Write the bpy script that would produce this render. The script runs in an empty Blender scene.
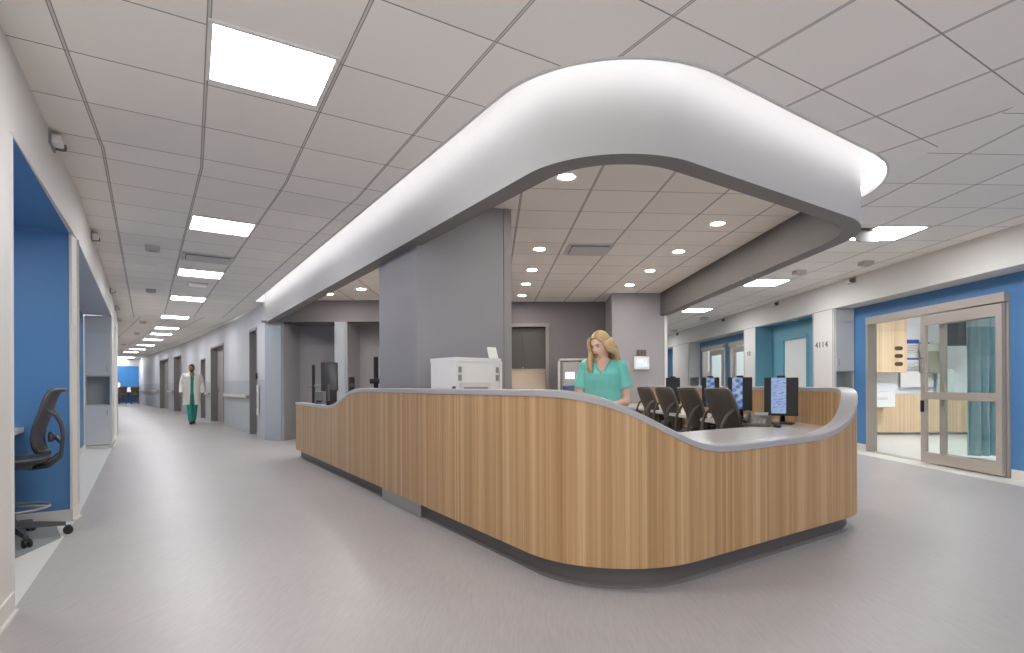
import bpy, bmesh, math, random
from mathutils import Matrix, Vector
random.seed(7)
PI = math.pi
C = bpy.context.scene.collection
SC = bpy.context.scene

# ------------------------------------------------------------------ camera model of the photograph
F, HY, CX, RL, CZ, HC = 551.7, 384.27, 539.86, -.004, 1.13, 2.847

def _rot(x, y):
    a = x - CX; b = y - HY; c, s = math.cos(RL), math.sin(RL)
    return a * c + b * s, -a * s + b * c

def at(x, y, z):            # plan point seen at x, y when its height is z
    a, b = _rot(x, y)
    Y = -F * (z - CZ) / b
    return (a * Y / F, Y)

def atY(x, y, Y):           # X, Z of what is seen at x, y when its depth is Y
    a, b = _rot(x, y)
    return (a * Y / F, CZ - b * Y / F)

# ------------------------------------------------------------------ plan helpers
def lineint(p, d, q, e):
    det = d[0] * -e[1] + e[0] * d[1]
    t = ((q[0] - p[0]) * -e[1] + e[0] * (q[1] - p[1])) / det
    return (p[0] + d[0] * t, p[1] + d[1] * t)

def offs(pts, d):           # offset an open polyline to the left of travel
    segs = []
    for a, b in zip(pts, pts[1:]):
        L = math.hypot(b[0] - a[0], b[1] - a[1]); u = ((b[0] - a[0]) / L, (b[1] - a[1]) / L); n = (-u[1], u[0])
        segs.append(((a[0] + n[0] * d, a[1] + n[1] * d), (b[0] + n[0] * d, b[1] + n[1] * d), u))
    out = [segs[0][0]]
    for s, t in zip(segs, segs[1:]):
        if abs(s[2][0] * t[2][1] - s[2][1] * t[2][0]) < 1e-6: out.append(t[0])
        else: out.append(lineint(s[0], s[2], t[0], t[2]))
    out.append(segs[-1][1])
    return out

def rounded(pts, rad, n=28, step=.06):
    out = []
    def add(p):
        if not out or math.hypot(out[-1][0] - p[0], out[-1][1] - p[1]) > 1e-4: out.append(p)
    def addline(a, b):
        L = math.hypot(b[0] - a[0], b[1] - a[1]); k = max(1, int(L / step))
        for i in range(k + 1): add((a[0] + (b[0] - a[0]) * i / k, a[1] + (b[1] - a[1]) * i / k))
    cur = pts[0]
    for i in range(1, len(pts) - 1):
        p, c, q = pts[i - 1], pts[i], pts[i + 1]; r = rad[i - 1]
        u = Vector((p[0] - c[0], p[1] - c[1])).normalized(); v = Vector((q[0] - c[0], q[1] - c[1])).normalized()
        ang = math.acos(max(-1, min(1, u.dot(v))))
        if r <= 1e-3:
            addline(cur, c); cur = c; continue
        t = r / math.tan(ang / 2)
        a = (c[0] + u[0] * t, c[1] + u[1] * t); b = (c[0] + v[0] * t, c[1] + v[1] * t)
        w = (u + v).normalized(); m = (c[0] + w[0] * r / math.sin(ang / 2), c[1] + w[1] * r / math.sin(ang / 2))
        addline(cur, a)
        a0 = math.atan2(a[1] - m[1], a[0] - m[0]); a1 = math.atan2(b[1] - m[1], b[0] - m[0])
        da = (a1 - a0 + PI) % (2 * PI) - PI
        for k in range(n + 1): add((m[0] + r * math.cos(a0 + da * k / n), m[1] + r * math.sin(a0 + da * k / n)))
        cur = b
    addline(cur, pts[-1])
    return out

def arclen(P):
    L = [0]
    for a, b in zip(P, P[1:]): L.append(L[-1] + math.hypot(b[0] - a[0], b[1] - a[1]))
    return L

def interp(tab, s):
    if s <= tab[0][0]: return tab[0][1]
    for (a, x), (b, y) in zip(tab, tab[1:]):
        if s <= b: return x + (y - x) * (s - a) / (b - a)
    return tab[-1][1]

# ------------------------------------------------------------------ materials
def lin(c):
    c = c / 255
    return c / 12.92 if c <= .04045 else ((c + .055) / 1.055) ** 2.4

def rgb(h): return (lin(int(h[0:2], 16)), lin(int(h[2:4], 16)), lin(int(h[4:6], 16)), 1)

MATS = {}
def mat(name, hexc, rough=.55, metal=0, spec=.5, var=0, scale=20, bump=0, alpha=1):
    if name in MATS: return MATS[name]
    m = bpy.data.materials.new(name); m.use_nodes = True
    nt = m.node_tree; b = nt.nodes['Principled BSDF']
    b.inputs['Base Color'].default_value = rgb(hexc); b.inputs['Roughness'].default_value = rough
    b.inputs['Metallic'].default_value = metal; b.inputs['Specular IOR Level'].default_value = spec
    if var or bump:
        tc = nt.nodes.new('ShaderNodeTexCoord'); nz = nt.nodes.new('ShaderNodeTexNoise')
        nz.inputs['Scale'].default_value = scale; nz.inputs['Detail'].default_value = 4
        nt.links.new(tc.outputs['Object'], nz.inputs['Vector'])
        if var:
            mx = nt.nodes.new('ShaderNodeMix'); mx.data_type = 'RGBA'
            c = rgb(hexc)
            mx.inputs['A'].default_value = tuple(x * (1 - var) for x in c[:3]) + (1,)
            mx.inputs['B'].default_value = tuple(min(1, x * (1 + var)) for x in c[:3]) + (1,)
            nt.links.new(nz.outputs['Fac'], mx.inputs['Factor']); nt.links.new(mx.outputs['Result'], b.inputs['Base Color'])
        if bump:
            bp = nt.nodes.new('ShaderNodeBump'); bp.inputs['Strength'].default_value = bump; bp.inputs['Distance'].default_value = .01
            nt.links.new(nz.outputs['Fac'], bp.inputs['Height']); nt.links.new(bp.outputs['Normal'], b.inputs['Normal'])
    MATS[name] = m
    return m

def emis(name, hexc, strength):
    if name in MATS: return MATS[name]
    m = bpy.data.materials.new(name); m.use_nodes = True
    nt = m.node_tree; b = nt.nodes['Principled BSDF']
    b.inputs['Base Color'].default_value = (.5, .5, .5, 1)
    b.inputs['Emission Color'].default_value = rgb(hexc); b.inputs['Emission Strength'].default_value = strength
    MATS[name] = m
    return m

def glass_mat():
    m = bpy.data.materials.new('clear_glass'); m.use_nodes = True
    nt = m.node_tree; nt.nodes.remove(nt.nodes['Principled BSDF'])
    out = nt.nodes['Material Output']
    tr = nt.nodes.new('ShaderNodeBsdfTransparent'); tr.inputs['Color'].default_value = (.95, .975, .97, 1)
    gl = nt.nodes.new('ShaderNodeBsdfGlossy'); gl.inputs['Roughness'].default_value = .02
    mx = nt.nodes.new('ShaderNodeMixShader'); mx.inputs['Fac'].default_value = .04
    nt.links.new(tr.outputs[0], mx.inputs[1]); nt.links.new(gl.outputs[0], mx.inputs[2])
    nt.links.new(mx.outputs[0], out.inputs['Surface'])
    return m
GLASS = glass_mat()

def N(nt, t, **kw):
    n = nt.nodes.new(t)
    for k, v in kw.items(): setattr(n, k, v)
    return n

def math_node(nt, op, a, b=None):
    n = N(nt, 'ShaderNodeMath', operation=op)
    for i, v in enumerate((a, b)):
        if v is None: continue
        if isinstance(v, (int, float)): n.inputs[i].default_value = v
        else: nt.links.new(v, n.inputs[i])
    return n.outputs[0]

def tile_mat(name, hexc, line):
    """ceiling tiles on a visible grid; UV is in tile units"""
    m = bpy.data.materials.new(name); m.use_nodes = True
    nt = m.node_tree; b = nt.nodes['Principled BSDF']; b.inputs['Roughness'].default_value = .85
    b.inputs['Specular IOR Level'].default_value = .2
    uv = N(nt, 'ShaderNodeUVMap'); sp = N(nt, 'ShaderNodeSeparateXYZ'); nt.links.new(uv.outputs[0], sp.inputs[0])
    def dist(o):
        f = math_node(nt, 'FRACT', o); return math_node(nt, 'MINIMUM', f, math_node(nt, 'SUBTRACT', 1, f))
    du, dv = dist(sp.outputs[0]), dist(sp.outputs[1])
    lu = math_node(nt, 'LESS_THAN', du, .0075); lv = math_node(nt, 'LESS_THAN', dv, .017)
    tee = math_node(nt, 'LESS_THAN', dv, .008)
    gap = math_node(nt, 'MAXIMUM', lu, math_node(nt, 'SUBTRACT', lv, tee))
    half = math_node(nt, 'MULTIPLY', tee, .45)
    fac = math_node(nt, 'MAXIMUM', gap, half)
    nz = N(nt, 'ShaderNodeTexNoise'); nz.inputs['Scale'].default_value = 90; nz.inputs['Detail'].default_value = 3
    tc = N(nt, 'ShaderNodeTexCoord'); nt.links.new(tc.outputs['Object'], nz.inputs['Vector'])
    wn = N(nt, 'ShaderNodeTexWhiteNoise', noise_dimensions='2D')
    fl = N(nt, 'ShaderNodeVectorMath', operation='FLOOR'); nt.links.new(uv.outputs[0], fl.inputs[0]); nt.links.new(fl.outputs[0], wn.inputs['Vector'])
    c = rgb(hexc)
    m1 = N(nt, 'ShaderNodeMix', data_type='RGBA'); m1.inputs['A'].default_value = tuple(x * .97 for x in c[:3]) + (1,); m1.inputs['B'].default_value = tuple(x * 1.03 for x in c[:3]) + (1,)
    nt.links.new(wn.outputs['Value'], m1.inputs['Factor'])
    m2 = N(nt, 'ShaderNodeMix', data_type='RGBA'); m2.inputs['B'].default_value = rgb(line)
    nt.links.new(m1.outputs['Result'], m2.inputs['A']); nt.links.new(fac, m2.inputs['Factor'])
    nt.links.new(m2.outputs['Result'], b.inputs['Base Color'])
    bp = N(nt, 'ShaderNodeBump'); bp.inputs['Strength'].default_value = .08; nt.links.new(nz.outputs['Fac'], bp.inputs['Height']); nt.links.new(bp.outputs['Normal'], b.inputs['Normal'])
    return m

def wood_mat(name, cols, fscale=1.0):
    """vertical grain boards; UV u runs along the face in metres, v is the height"""
    m = bpy.data.materials.new(name); m.use_nodes = True
    nt = m.node_tree; b = nt.nodes['Principled BSDF']; b.inputs['Roughness'].default_value = .42
    b.inputs['Specular IOR Level'].default_value = .35
    uv = N(nt, 'ShaderNodeUVMap')
    def noise(su, sv, detail, w=0):
        mp = N(nt, 'ShaderNodeMapping'); mp.inputs['Scale'].default_value = (su * fscale, sv, 1); mp.inputs['Location'].default_value = (w, w * .7, 0)
        nz = N(nt, 'ShaderNodeTexNoise'); nz.inputs['Scale'].default_value = 1; nz.inputs['Detail'].default_value = detail; nz.inputs['Roughness'].default_value = .6
        nt.links.new(uv.outputs[0], mp.inputs[0]); nt.links.new(mp.outputs[0], nz.inputs['Vector']); return nz.outputs['Fac']
    # narrow boards: a value per board, u = floor(u / width)
    sp = N(nt, 'ShaderNodeSeparateXYZ'); nt.links.new(uv.outputs[0], sp.inputs[0])
    wn = N(nt, 'ShaderNodeTexWhiteNoise', noise_dimensions='1D')
    wob = math_node(nt, 'MULTIPLY', noise(3, .0, 1, 5), .11)
    uu = math_node(nt, 'ADD', sp.outputs[0], wob)
    nt.links.new(math_node(nt, 'FLOOR', math_node(nt, 'MULTIPLY', uu, 38 * fscale)), wn.inputs['W'])
    a = math_node(nt, 'MULTIPLY', noise(8, .05, 2), .80)
    c = math_node(nt, 'MULTIPLY', noise(42, .3, 3, 3), .85)
    d = math_node(nt, 'MULTIPLY', wn.outputs['Value'], .20)
    e = math_node(nt, 'MULTIPLY', noise(120, .7, 2, 9), .25)
    s = math_node(nt, 'ADD', math_node(nt, 'ADD', a, c), math_node(nt, 'ADD', d, e))
    s = math_node(nt, 'SUBTRACT', s, .55)
    rp = N(nt, 'ShaderNodeValToRGB'); el = rp.color_ramp.elements
    el[0].position = .18; el[0].color = rgb(cols[0]); el[1].position = .82; el[1].color = rgb(cols[2])
    x = el.new(.5); x.color = rgb(cols[1])
    nt.links.new(s, rp.inputs[0]); nt.links.new(rp.outputs[0], b.inputs['Base Color'])
    return m

def floor_mat(name, c0, c1, rough, ang):
    m = bpy.data.materials.new(name); m.use_nodes = True
    nt = m.node_tree; b = nt.nodes['Principled BSDF']; b.inputs['Roughness'].default_value = rough
    b.inputs['Specular IOR Level'].default_value = .5
    tc = N(nt, 'ShaderNodeTexCoord')
    def noise(sx, sy, detail, w=0, a=ang):
        mp = N(nt, 'ShaderNodeMapping'); mp.inputs['Scale'].default_value = (sx, sy, 1); mp.inputs['Rotation'].default_value = (0, 0, a); mp.inputs['Location'].default_value = (w, w, 0)
        nz = N(nt, 'ShaderNodeTexNoise'); nz.inputs['Scale'].default_value = 1; nz.inputs['Detail'].default_value = detail
        nt.links.new(tc.outputs['Object'], mp.inputs[0]); nt.links.new(mp.outputs[0], nz.inputs['Vector']); return nz.outputs['Fac']
    s = math_node(nt, 'ADD', math_node(nt, 'MULTIPLY', noise(70, 7, 4), .65), math_node(nt, 'MULTIPLY', noise(1.1, .8, 2, 4), .35))
    rp = N(nt, 'ShaderNodeValToRGB'); el = rp.color_ramp.elements
    el[0].position = .3; el[0].color = rgb(c0); el[1].position = .7; el[1].color = rgb(c1)
    nt.links.new(s, rp.inputs[0]); nt.links.new(rp.outputs[0], b.inputs['Base Color'])
    return m

M_TILE = tile_mat('ceiling_tile', 'f0ebe5', '9a9591')
M_TILE_IN = tile_mat('ceiling_tile_inner', 'f0e8df', '8f8781')
M_WOOD = wood_mat('desk_wood', ('98754c', 'b38e64', 'ccab82'))
M_WOOD_PALE = wood_mat('pale_wood', ('cdb08c', 'dcc09c', 'e8d0b0'))
M_FLOOR = floor_mat('linoleum', 'a09b99', 'afaaa7', .38, .5)
M_FLOOR_PALE = floor_mat('pale_linoleum', 'cfcdc6', 'd8d6cf', .4, .5)
M_FLOOR_GREY = floor_mat('grey_floor_patch', '7d8181', '8b8f8e', .8, .3)
M_WHITE = mat('white_paint', 'd6d3cd', .6, var=.02, scale=3)
M_CORR = mat('corridor_paint', 'bdbfc4', .55, var=.02, scale=3)
M_CORR_LOW = mat('wall_protection', 'a7adb2', .5, var=.02, scale=3)
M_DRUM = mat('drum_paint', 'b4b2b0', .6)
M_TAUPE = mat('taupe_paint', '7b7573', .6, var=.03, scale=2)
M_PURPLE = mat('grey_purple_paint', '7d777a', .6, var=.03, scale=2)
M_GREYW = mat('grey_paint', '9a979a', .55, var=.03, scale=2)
M_PILLAR = mat('pillar_paint', '908d90', .55, var=.03, scale=2)
M_BLUE = mat('blue_paint', '4d7fb0', .5, var=.03, scale=2)
M_TEAL = mat('teal_paint', '6aa3b5', .5, var=.03, scale=2)
M_DKBLUE = mat('deep_blue_paint', '3c82c2', .5)
M_METAL = mat('brushed_metal', 'b5aca2', .42, metal=.3, var=.03, scale=8)
M_STEEL = mat('steel', 'a9a7a4', .3, metal=.9)
M_TRIM = mat('light_trim', 'd2d0cb', .5)
M_TRIMG = mat('grey_trim', '8f8b89', .5)
M_CAP = mat('cap_solid_surface', 'a6a3a3', .32, var=.04, scale=60)
M_TOP = mat('worktop_laminate', 'cbc7c4', .22, var=.05, scale=25)
M_KICK = mat('dark_kick', '5b5654', .5)
M_CAB = mat('cabinet_laminate', 'cfd0cf', .45, var=.02, scale=4)
M_NICHE_SHADE = mat('niche_shade', 'a5aaab', .5)  # laminate toned darker, shade of the deep niche put into its colour
M_DKCAB = mat('dark_cabinet', '54504f', .45, var=.03, scale=5)
M_BLACK = mat('black_plastic', '1c1b1c', .45)
M_CHAR = mat('charcoal_plastic', '58514c', .45)
M_MESH = mat('chair_mesh', '4f4740', .7, bump=.5, scale=400)
M_SLATE = mat('slate_mesh', '4b4c52', .65, bump=.5, scale=400)
M_GREYP = mat('grey_plastic', '8d8c8c', .45)
M_WHITEP = mat('white_plastic', 'e4e1dd', .4)
M_VENT = mat('vent_grey', 'c6c2bf', .5)
M_VENTD = mat('vent_slot', '4a4745', .7)
M_DOORG = mat('door_grey', '8f8985', .5, var=.03, scale=3)
M_DOORD = mat('door_dark', '6a6665', .5, var=.03, scale=3)
M_FRAME = mat('door_frame_grey', '7d7a79', .5)
M_PANEL = emis('light_panel_glow', 'fafaff', 21.0)
M_PANELR = emis('light_panel_glow_cool', 'fafbff', 26.0)
M_STRIP = emis('cove_led_glow', 'fbfaff', 8.0)
M_DOWN = emis('downlight_glow', 'fff8f0', 240.0)
M_LENS = mat('tinted_lens', '5a5756', .2)

# ------------------------------------------------------------------ mesh builder
class MB:
    def __init__(s): s.bm = bmesh.new(); s.uv = None
    def face(s, pts, uvs=None):
        vs = [s.bm.verts.new(p) for p in pts]
        try: f = s.bm.faces.new(vs)
        except ValueError: return None
        if uvs:
            if s.uv is None: s.uv = s.bm.loops.layers.uv.new('UVMap')
            for l, u in zip(f.loops, uvs): l[s.uv].uv = u
        return f
    def box(s, c, d, rz=0, rx=0, ry=0, bev=0):
        M = Matrix.Translation(c) @ Matrix.Rotation(rz, 4, 'Z') @ Matrix.Rotation(rx, 4, 'X') @ Matrix.Rotation(ry, 4, 'Y') @ Matrix.Diagonal((d[0], d[1], d[2], 1))
        r = bmesh.ops.create_cube(s.bm, size=1, matrix=M)
        if bev:
            es = list({e for v in r['verts'] for e in v.link_edges})
            bmesh.ops.bevel(s.bm, geom=es, offset=bev, segments=2, affect='EDGES', profile=.5)
        return s
    def bar(s, p, q, w, z0, z1):        # upright slab centred on the plan line p-q
        dx, dy = q[0] - p[0], q[1] - p[1]; L = math.hypot(dx, dy)
        s.box(((p[0] + q[0]) / 2, (p[1] + q[1]) / 2, (z0 + z1) / 2), (L, w, z1 - z0), math.atan2(dy, dx)); return s
    def slab(s, p, q, t, z0, z1, uvo=None):     # slab on line p-q with thickness t to the LEFT of travel
        dx, dy = q[0] - p[0], q[1] - p[1]; L = math.hypot(dx, dy); n = (-dy / L * t, dx / L * t)
        return s.prism([p, q, (q[0] + n[0], q[1] + n[1]), (p[0] + n[0], p[1] + n[1])], z0, z1, uvo)
    def prism(s, poly, z0, z1, uvo=None):
        a = sum(poly[i][0] * poly[(i + 1) % len(poly)][1] - poly[(i + 1) % len(poly)][0] * poly[i][1] for i in range(len(poly)))
        if a < 0: poly = poly[::-1]
        n = len(poly); u = 0
        b = [s.bm.verts.new((p[0], p[1], z0)) for p in poly]; t = [s.bm.verts.new((p[0], p[1], z1)) for p in poly]
        if s.uv is None: s.uv = s.bm.loops.layers.uv.new('UVMap')
        for i in range(n):
            j = (i + 1) % n; L = math.hypot(poly[j][0] - poly[i][0], poly[j][1] - poly[i][1])
            f = s.bm.faces.new((b[i], b[j], t[j], t[i]))
            for l, q in zip(f.loops, ((u, z0), (u + L, z0), (u + L, z1), (u, z1))): l[s.uv].uv = q
            u += L
        for vs in (b[::-1], t):
            f = s.bm.faces.new(vs)
            for l in f.loops: l[s.uv].uv = (l.vert.co.x, l.vert.co.y)
            f.normal_update()
            if n > 4: bmesh.ops.triangulate(s.bm, faces=[f], ngon_method='EAR_CLIP')
        return s
    def loft(s, rings, cap=True, closed=True):
        vs = [[s.bm.verts.new(p) for p in r] for r in rings]; n = len(vs[0])
        for a, b in zip(vs, vs[1:]):
            for i in range(n if closed else n - 1):
                j = (i + 1) % n
                try: s.bm.faces.new((a[i], a[j], b[j], b[i]))
                except ValueError: pass
        if cap and closed:
            s.bm.faces.new(vs[0][::-1]); s.bm.faces.new(vs[-1])
        return s
    def tube(s, pts, r, n=10, flat=None):
        pts = [Vector(p) for p in pts]; R = r if isinstance(r, (list, tuple)) else [r] * len(pts)
        rings = []; ref = None
        for i, p in enumerate(pts):
            d = (pts[min(i + 1, len(pts) - 1)] - pts[max(i - 1, 0)]).normalized()
            if ref is None:
                ref = Vector((0, 0, 1)) if abs(d.z) < .9 else Vector((1, 0, 0))
            a = d.cross(ref).normalized(); b = a.cross(d).normalized(); ref = b
            fx = flat or 1
            rings.append([p + (a * math.cos(2 * PI * k / n) + b * math.sin(2 * PI * k / n) * fx) * R[i] for k in range(n)])
        return s.loft(rings)
    def lathe(s, prof, c=(0, 0, 0), n=20, M=None):
        rings = []
        for r, z in prof:
            ring = [Vector((r * math.cos(2 * PI * k / n), r * math.sin(2 * PI * k / n), z)) for k in range(n)]
            if M: ring = [M @ p for p in ring]
            rings.append([p + Vector(c) for p in ring])
        return s.loft(rings)
    def ball(s, c, r, seg=14, rings=10, M=None):
        if not isinstance(r, (list, tuple)): r = (r, r, r)
        T = Matrix.Translation(c) @ (M or Matrix()) @ Matrix.Diagonal((r[0], r[1], r[2], 1))
        bmesh.ops.create_uvsphere(s.bm, u_segments=seg, v_segments=rings, radius=1, matrix=T); return s
    def xform(s, M): bmesh.ops.transform(s.bm, matrix=M, verts=s.bm.verts); return s
    def build(s, name, m, parent=None, smooth=False, fix=True):
        if fix: bmesh.ops.recalc_face_normals(s.bm, faces=s.bm.faces)
        me = bpy.data.meshes.new(name); s.bm.to_mesh(me); s.bm.free()
        o = bpy.data.objects.new(name, me); C.objects.link(o)
        for k in (m if isinstance(m, (list, tuple)) else [m]): me.materials.append(k)
        if parent is not None: o.parent = parent
        if smooth:
            for p in me.polygons: p.use_smooth = True
            if smooth != True:
                me.set_sharp_from_angle(angle=smooth)
        return o

SM = math.radians(38)

def tag(o, label=None, cat=None, group=None, kind=None):
    if label: o['label'] = label
    if cat: o['category'] = cat
    if group: o['group'] = group
    if kind: o['kind'] = kind
    return o

def thing(name, label, cat, loc=(0, 0, 0), rz=0, group=None, kind=None):
    o = bpy.data.objects.new(name, None); C.objects.link(o); o.empty_display_size = .1
    o.location = loc; o.rotation_euler = (0, 0, rz)
    return tag(o, label, cat, group, kind)

def struct(o, label=None, cat=None): return tag(o, label, cat, None, 'structure')

def copy_tree(o, loc, rz, label, group=None):
    r = o.copy(); C.objects.link(r); r.location = loc; r.rotation_euler = (0, 0, rz); r['label'] = label
    if group: r['group'] = group
    for ch in list(o.children):
        c = ch.copy(); C.objects.link(c); c.parent = r
        for g in list(ch.children):
            d = g.copy(); C.objects.link(d); d.parent = c
    return r

# ================================================================== SETTING
HB = 2.41           # underside of the bulkheads over the bays
# ---- plan lines
desk_pts = [(-.992 - .70 * (8.62 - 4.588), 8.62), (.321, 2.712), (2.594, 4.312), (2.1666, 10.42)]
drum_pts = [(-5.672, 11.39), (.328, 2.818), (2.832, 4.581), (2.43, 10.43)]
DRUM_R = (.69, .95)
DRUM_Z = 2.42
drum_out = rounded(drum_pts, DRUM_R)
drum_in = rounded(offs(drum_pts, .15), (DRUM_R[0] - .15, DRUM_R[1] - .15))
hole = rounded(offs(drum_pts, -.2), (DRUM_R[0] + .2, DRUM_R[1] + .2))

LW = [(-1.9, 1.60), (-2.65, 2.765), (-4.02, 4.80), (-7.81, 10.07), (-9.55, 12.45), (-10.70, 13.99), (-14.0, 18.2), (-19.5, 24.9), (-27.5, 33.8)]
CW = [(-5.672, 11.39), (-6.75, 12.84), (-8.85, 15.5), (-10.35, 17.4), (-12.0, 19.48), (-15.6, 23.75), (-19.6, 28.3), (-25.3, 34.8)]
def RW(Y): return (5.22 - .05 * (Y - 6), Y)
def RB(Y): return (5.55 - .05 * (Y - 6.4), Y)

# ---- floor
mb = MB()
left_edge = LW[:]
main = left_edge + [(-26.5, 36.2), (-25.6, 34.9)] + offs(CW, -.45)[::-1][:-1] + [CW[0]] + [(-5.2, 11.2), (-5.2, 12.2), (2.3, 12.2), (2.3, 24), RW(24), RW(6), RW(-1), (5.6, -2), (-1.9, -2)]
f = mb.face([(p[0], p[1], 0) for p in main]); f.normal_update(); bmesh.ops.triangulate(mb.bm, faces=[f])
struct(mb.build('floor', M_FLOOR), 'grey lilac streaked linoleum floor of the corridors around the desk', 'floor')
# pale floor in the bays on the left and on the right
mb = MB()
def inward(p, d): return (p[0] - .82 * d, p[1] - .572 * d)
lf = LW[1:6]
f = mb.face([(p[0], p[1], 0) for p in lf + [inward(p, 2.2) for p in lf[::-1]]])
struct(mb.build('floor', M_FLOOR_PALE), 'pale off-white floor of the bays along the blue alcove', 'floor')
mb = MB()
f = mb.face([(RW(-1)[0], -1, 0), (12, -1, 0), (12, 24, 0), (RW(24)[0], 24, 0)])
struct(mb.build('floor', M_FLOOR_PALE), 'pale off-white floor of the patient rooms and bays beside the sliding door', 'floor')
mb = MB()
mb.prism([(-3.57, 4.11), (-3.44, 3.60), (-3.25, 2.85), (-4.4, 2.05), (-5.14, 3.80), (-4.0, 4.55)], 0.0005, .004)  # thin grey patch laid over the pale floor
struct(mb.build('floor', M_FLOOR_GREY), 'grey floor patch under the drafting chair in the blue alcove', 'floor')

# ---- ceilings (tiles on a grid, UV in tile units)
def ceiling(poly, az, uo, vo, m, label, z=HC, unit=.61, unitu=None):
    mb = MB()
    su, cu = math.sin(az), math.cos(az)
    uvs = [((p[0] * su + p[1] * cu - uo) / (unitu or unit), (p[0] * cu - p[1] * su - vo) / unit) for p in poly]
    f = mb.face([(p[0], p[1], z) for p in poly], uvs)
    f.normal_update()
    if f.normal.z > 0: f.normal_flip()
    f.normal_update()
    bmesh.ops.triangulate(mb.bm, faces=[f], ngon_method='EAR_CLIP')
    return struct(mb.build('ceiling', m, fix=False), label, 'ceiling')

def hole_split(p, q):       # index of the hole point nearest to the line p-q
    best = None
    for i, h in enumerate(hole):
        if h[0] > -.5: continue
        d = abs((q[0] - p[0]) * (h[1] - p[1]) - (q[1] - p[1]) * (h[0] - p[0])) / math.hypot(q[0] - p[0], q[1] - p[1])
        if best is None or d < best[0]: best = (d, i)
    return best[1]
kA, kB = (-3.112, 3.93), (-1.681, 5.093)
iK = hole_split(kA, kB)
sA, sB = (2.87, 4.1), (2.951, 3.355)
iS = max(range(len(hole)), key=lambda i: -abs(hole[i][0] - 2.86) - (0 if hole[i][1] < 4.9 else 9))
kL = lineint(kA, (kB[0] - kA[0], kB[1] - kA[1]), (-2.661, 2.727), (-.68, 1))
kL = (kL[0] - (kB[0] - kA[0]) * .3, kL[1] - (kB[1] - kA[1]) * .3)
sF = (hole[iS][0] + .0872 * 8, hole[iS][1] - 8)
ceiling([kL] + [hole[iK]] + hole[iK + 1:iS + 1] + [sF, (-1.4, -3.6), (-3.2, 1.6)], -.5644, 3.0615, -.5312, M_TILE, 'tiled ceiling over the front of the reception desk')
cB = [kL, (kL[0] - 7.6, kL[1] + 10.7)]
Bend = [(-7.1, 13.4), (-11.2, 13.0)]
ceiling([hole[iK], kL, (-4.6, 5.0), (-8.2, 10.0), (-11.0, 13.7), (-7.62, 13.92)] + [(-6.75, 12.84), (-5.672, 11.39), (-5.50, 11.50)][:2] + hole[:iK][0:1] + hole[1:iK], -.6196, 6.816 - .305, -.25, M_TILE, 'tiled ceiling over the left corridor beyond the change of direction', unitu=.615)
ceiling([(-11.0, 13.7), (-7.62, 13.92)] + CW[2:] + [(-26.9, 36.5), (-28.6, 34.2), (-20.2, 24.6), (-14.6, 18.0)], -.71, .3, .2, M_TILE, 'tiled ceiling over the far bending end of the corridor')
ceiling([hole[iS], sF, (14, -5), (14, 26), (2.0, 26), (2.2, 10.43)] + hole[iS + 1:][::-1], -.0524, 6.102 - .305, 4.343 - .305, M_TILE, 'tiled ceiling over the right-hand corridor')
ceiling(drum_in + [(2.2, 12.2), (-6.2, 12.2)], -.0855, 4.822, .875, M_TILE_IN, 'tiled ceiling inside the curved soffit with recessed downlights', z=HC)

# lid of the light cove above the hole
mb = MB()
for a, b, c, d in zip(hole, hole[1:], rounded(offs(drum_pts, -.2), (DRUM_R[0] + .2, DRUM_R[1] + .2))[1:], hole):
    pass
nh = len(hole); Lh = arclen(hole); Ld = arclen(drum_out)
def resample(P, k):
    L = arclen(P); out = []; j = 0
    for i in range(k):
        s = L[-1] * i / (k - 1)
        while j < len(P) - 2 and L[j + 1] < s: j += 1
        t = (s - L[j]) / max(1e-9, L[j + 1] - L[j]); out.append((P[j][0] + (P[j + 1][0] - P[j][0]) * t, P[j][1] + (P[j + 1][1] - P[j][1]) * t))
    return out
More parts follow.
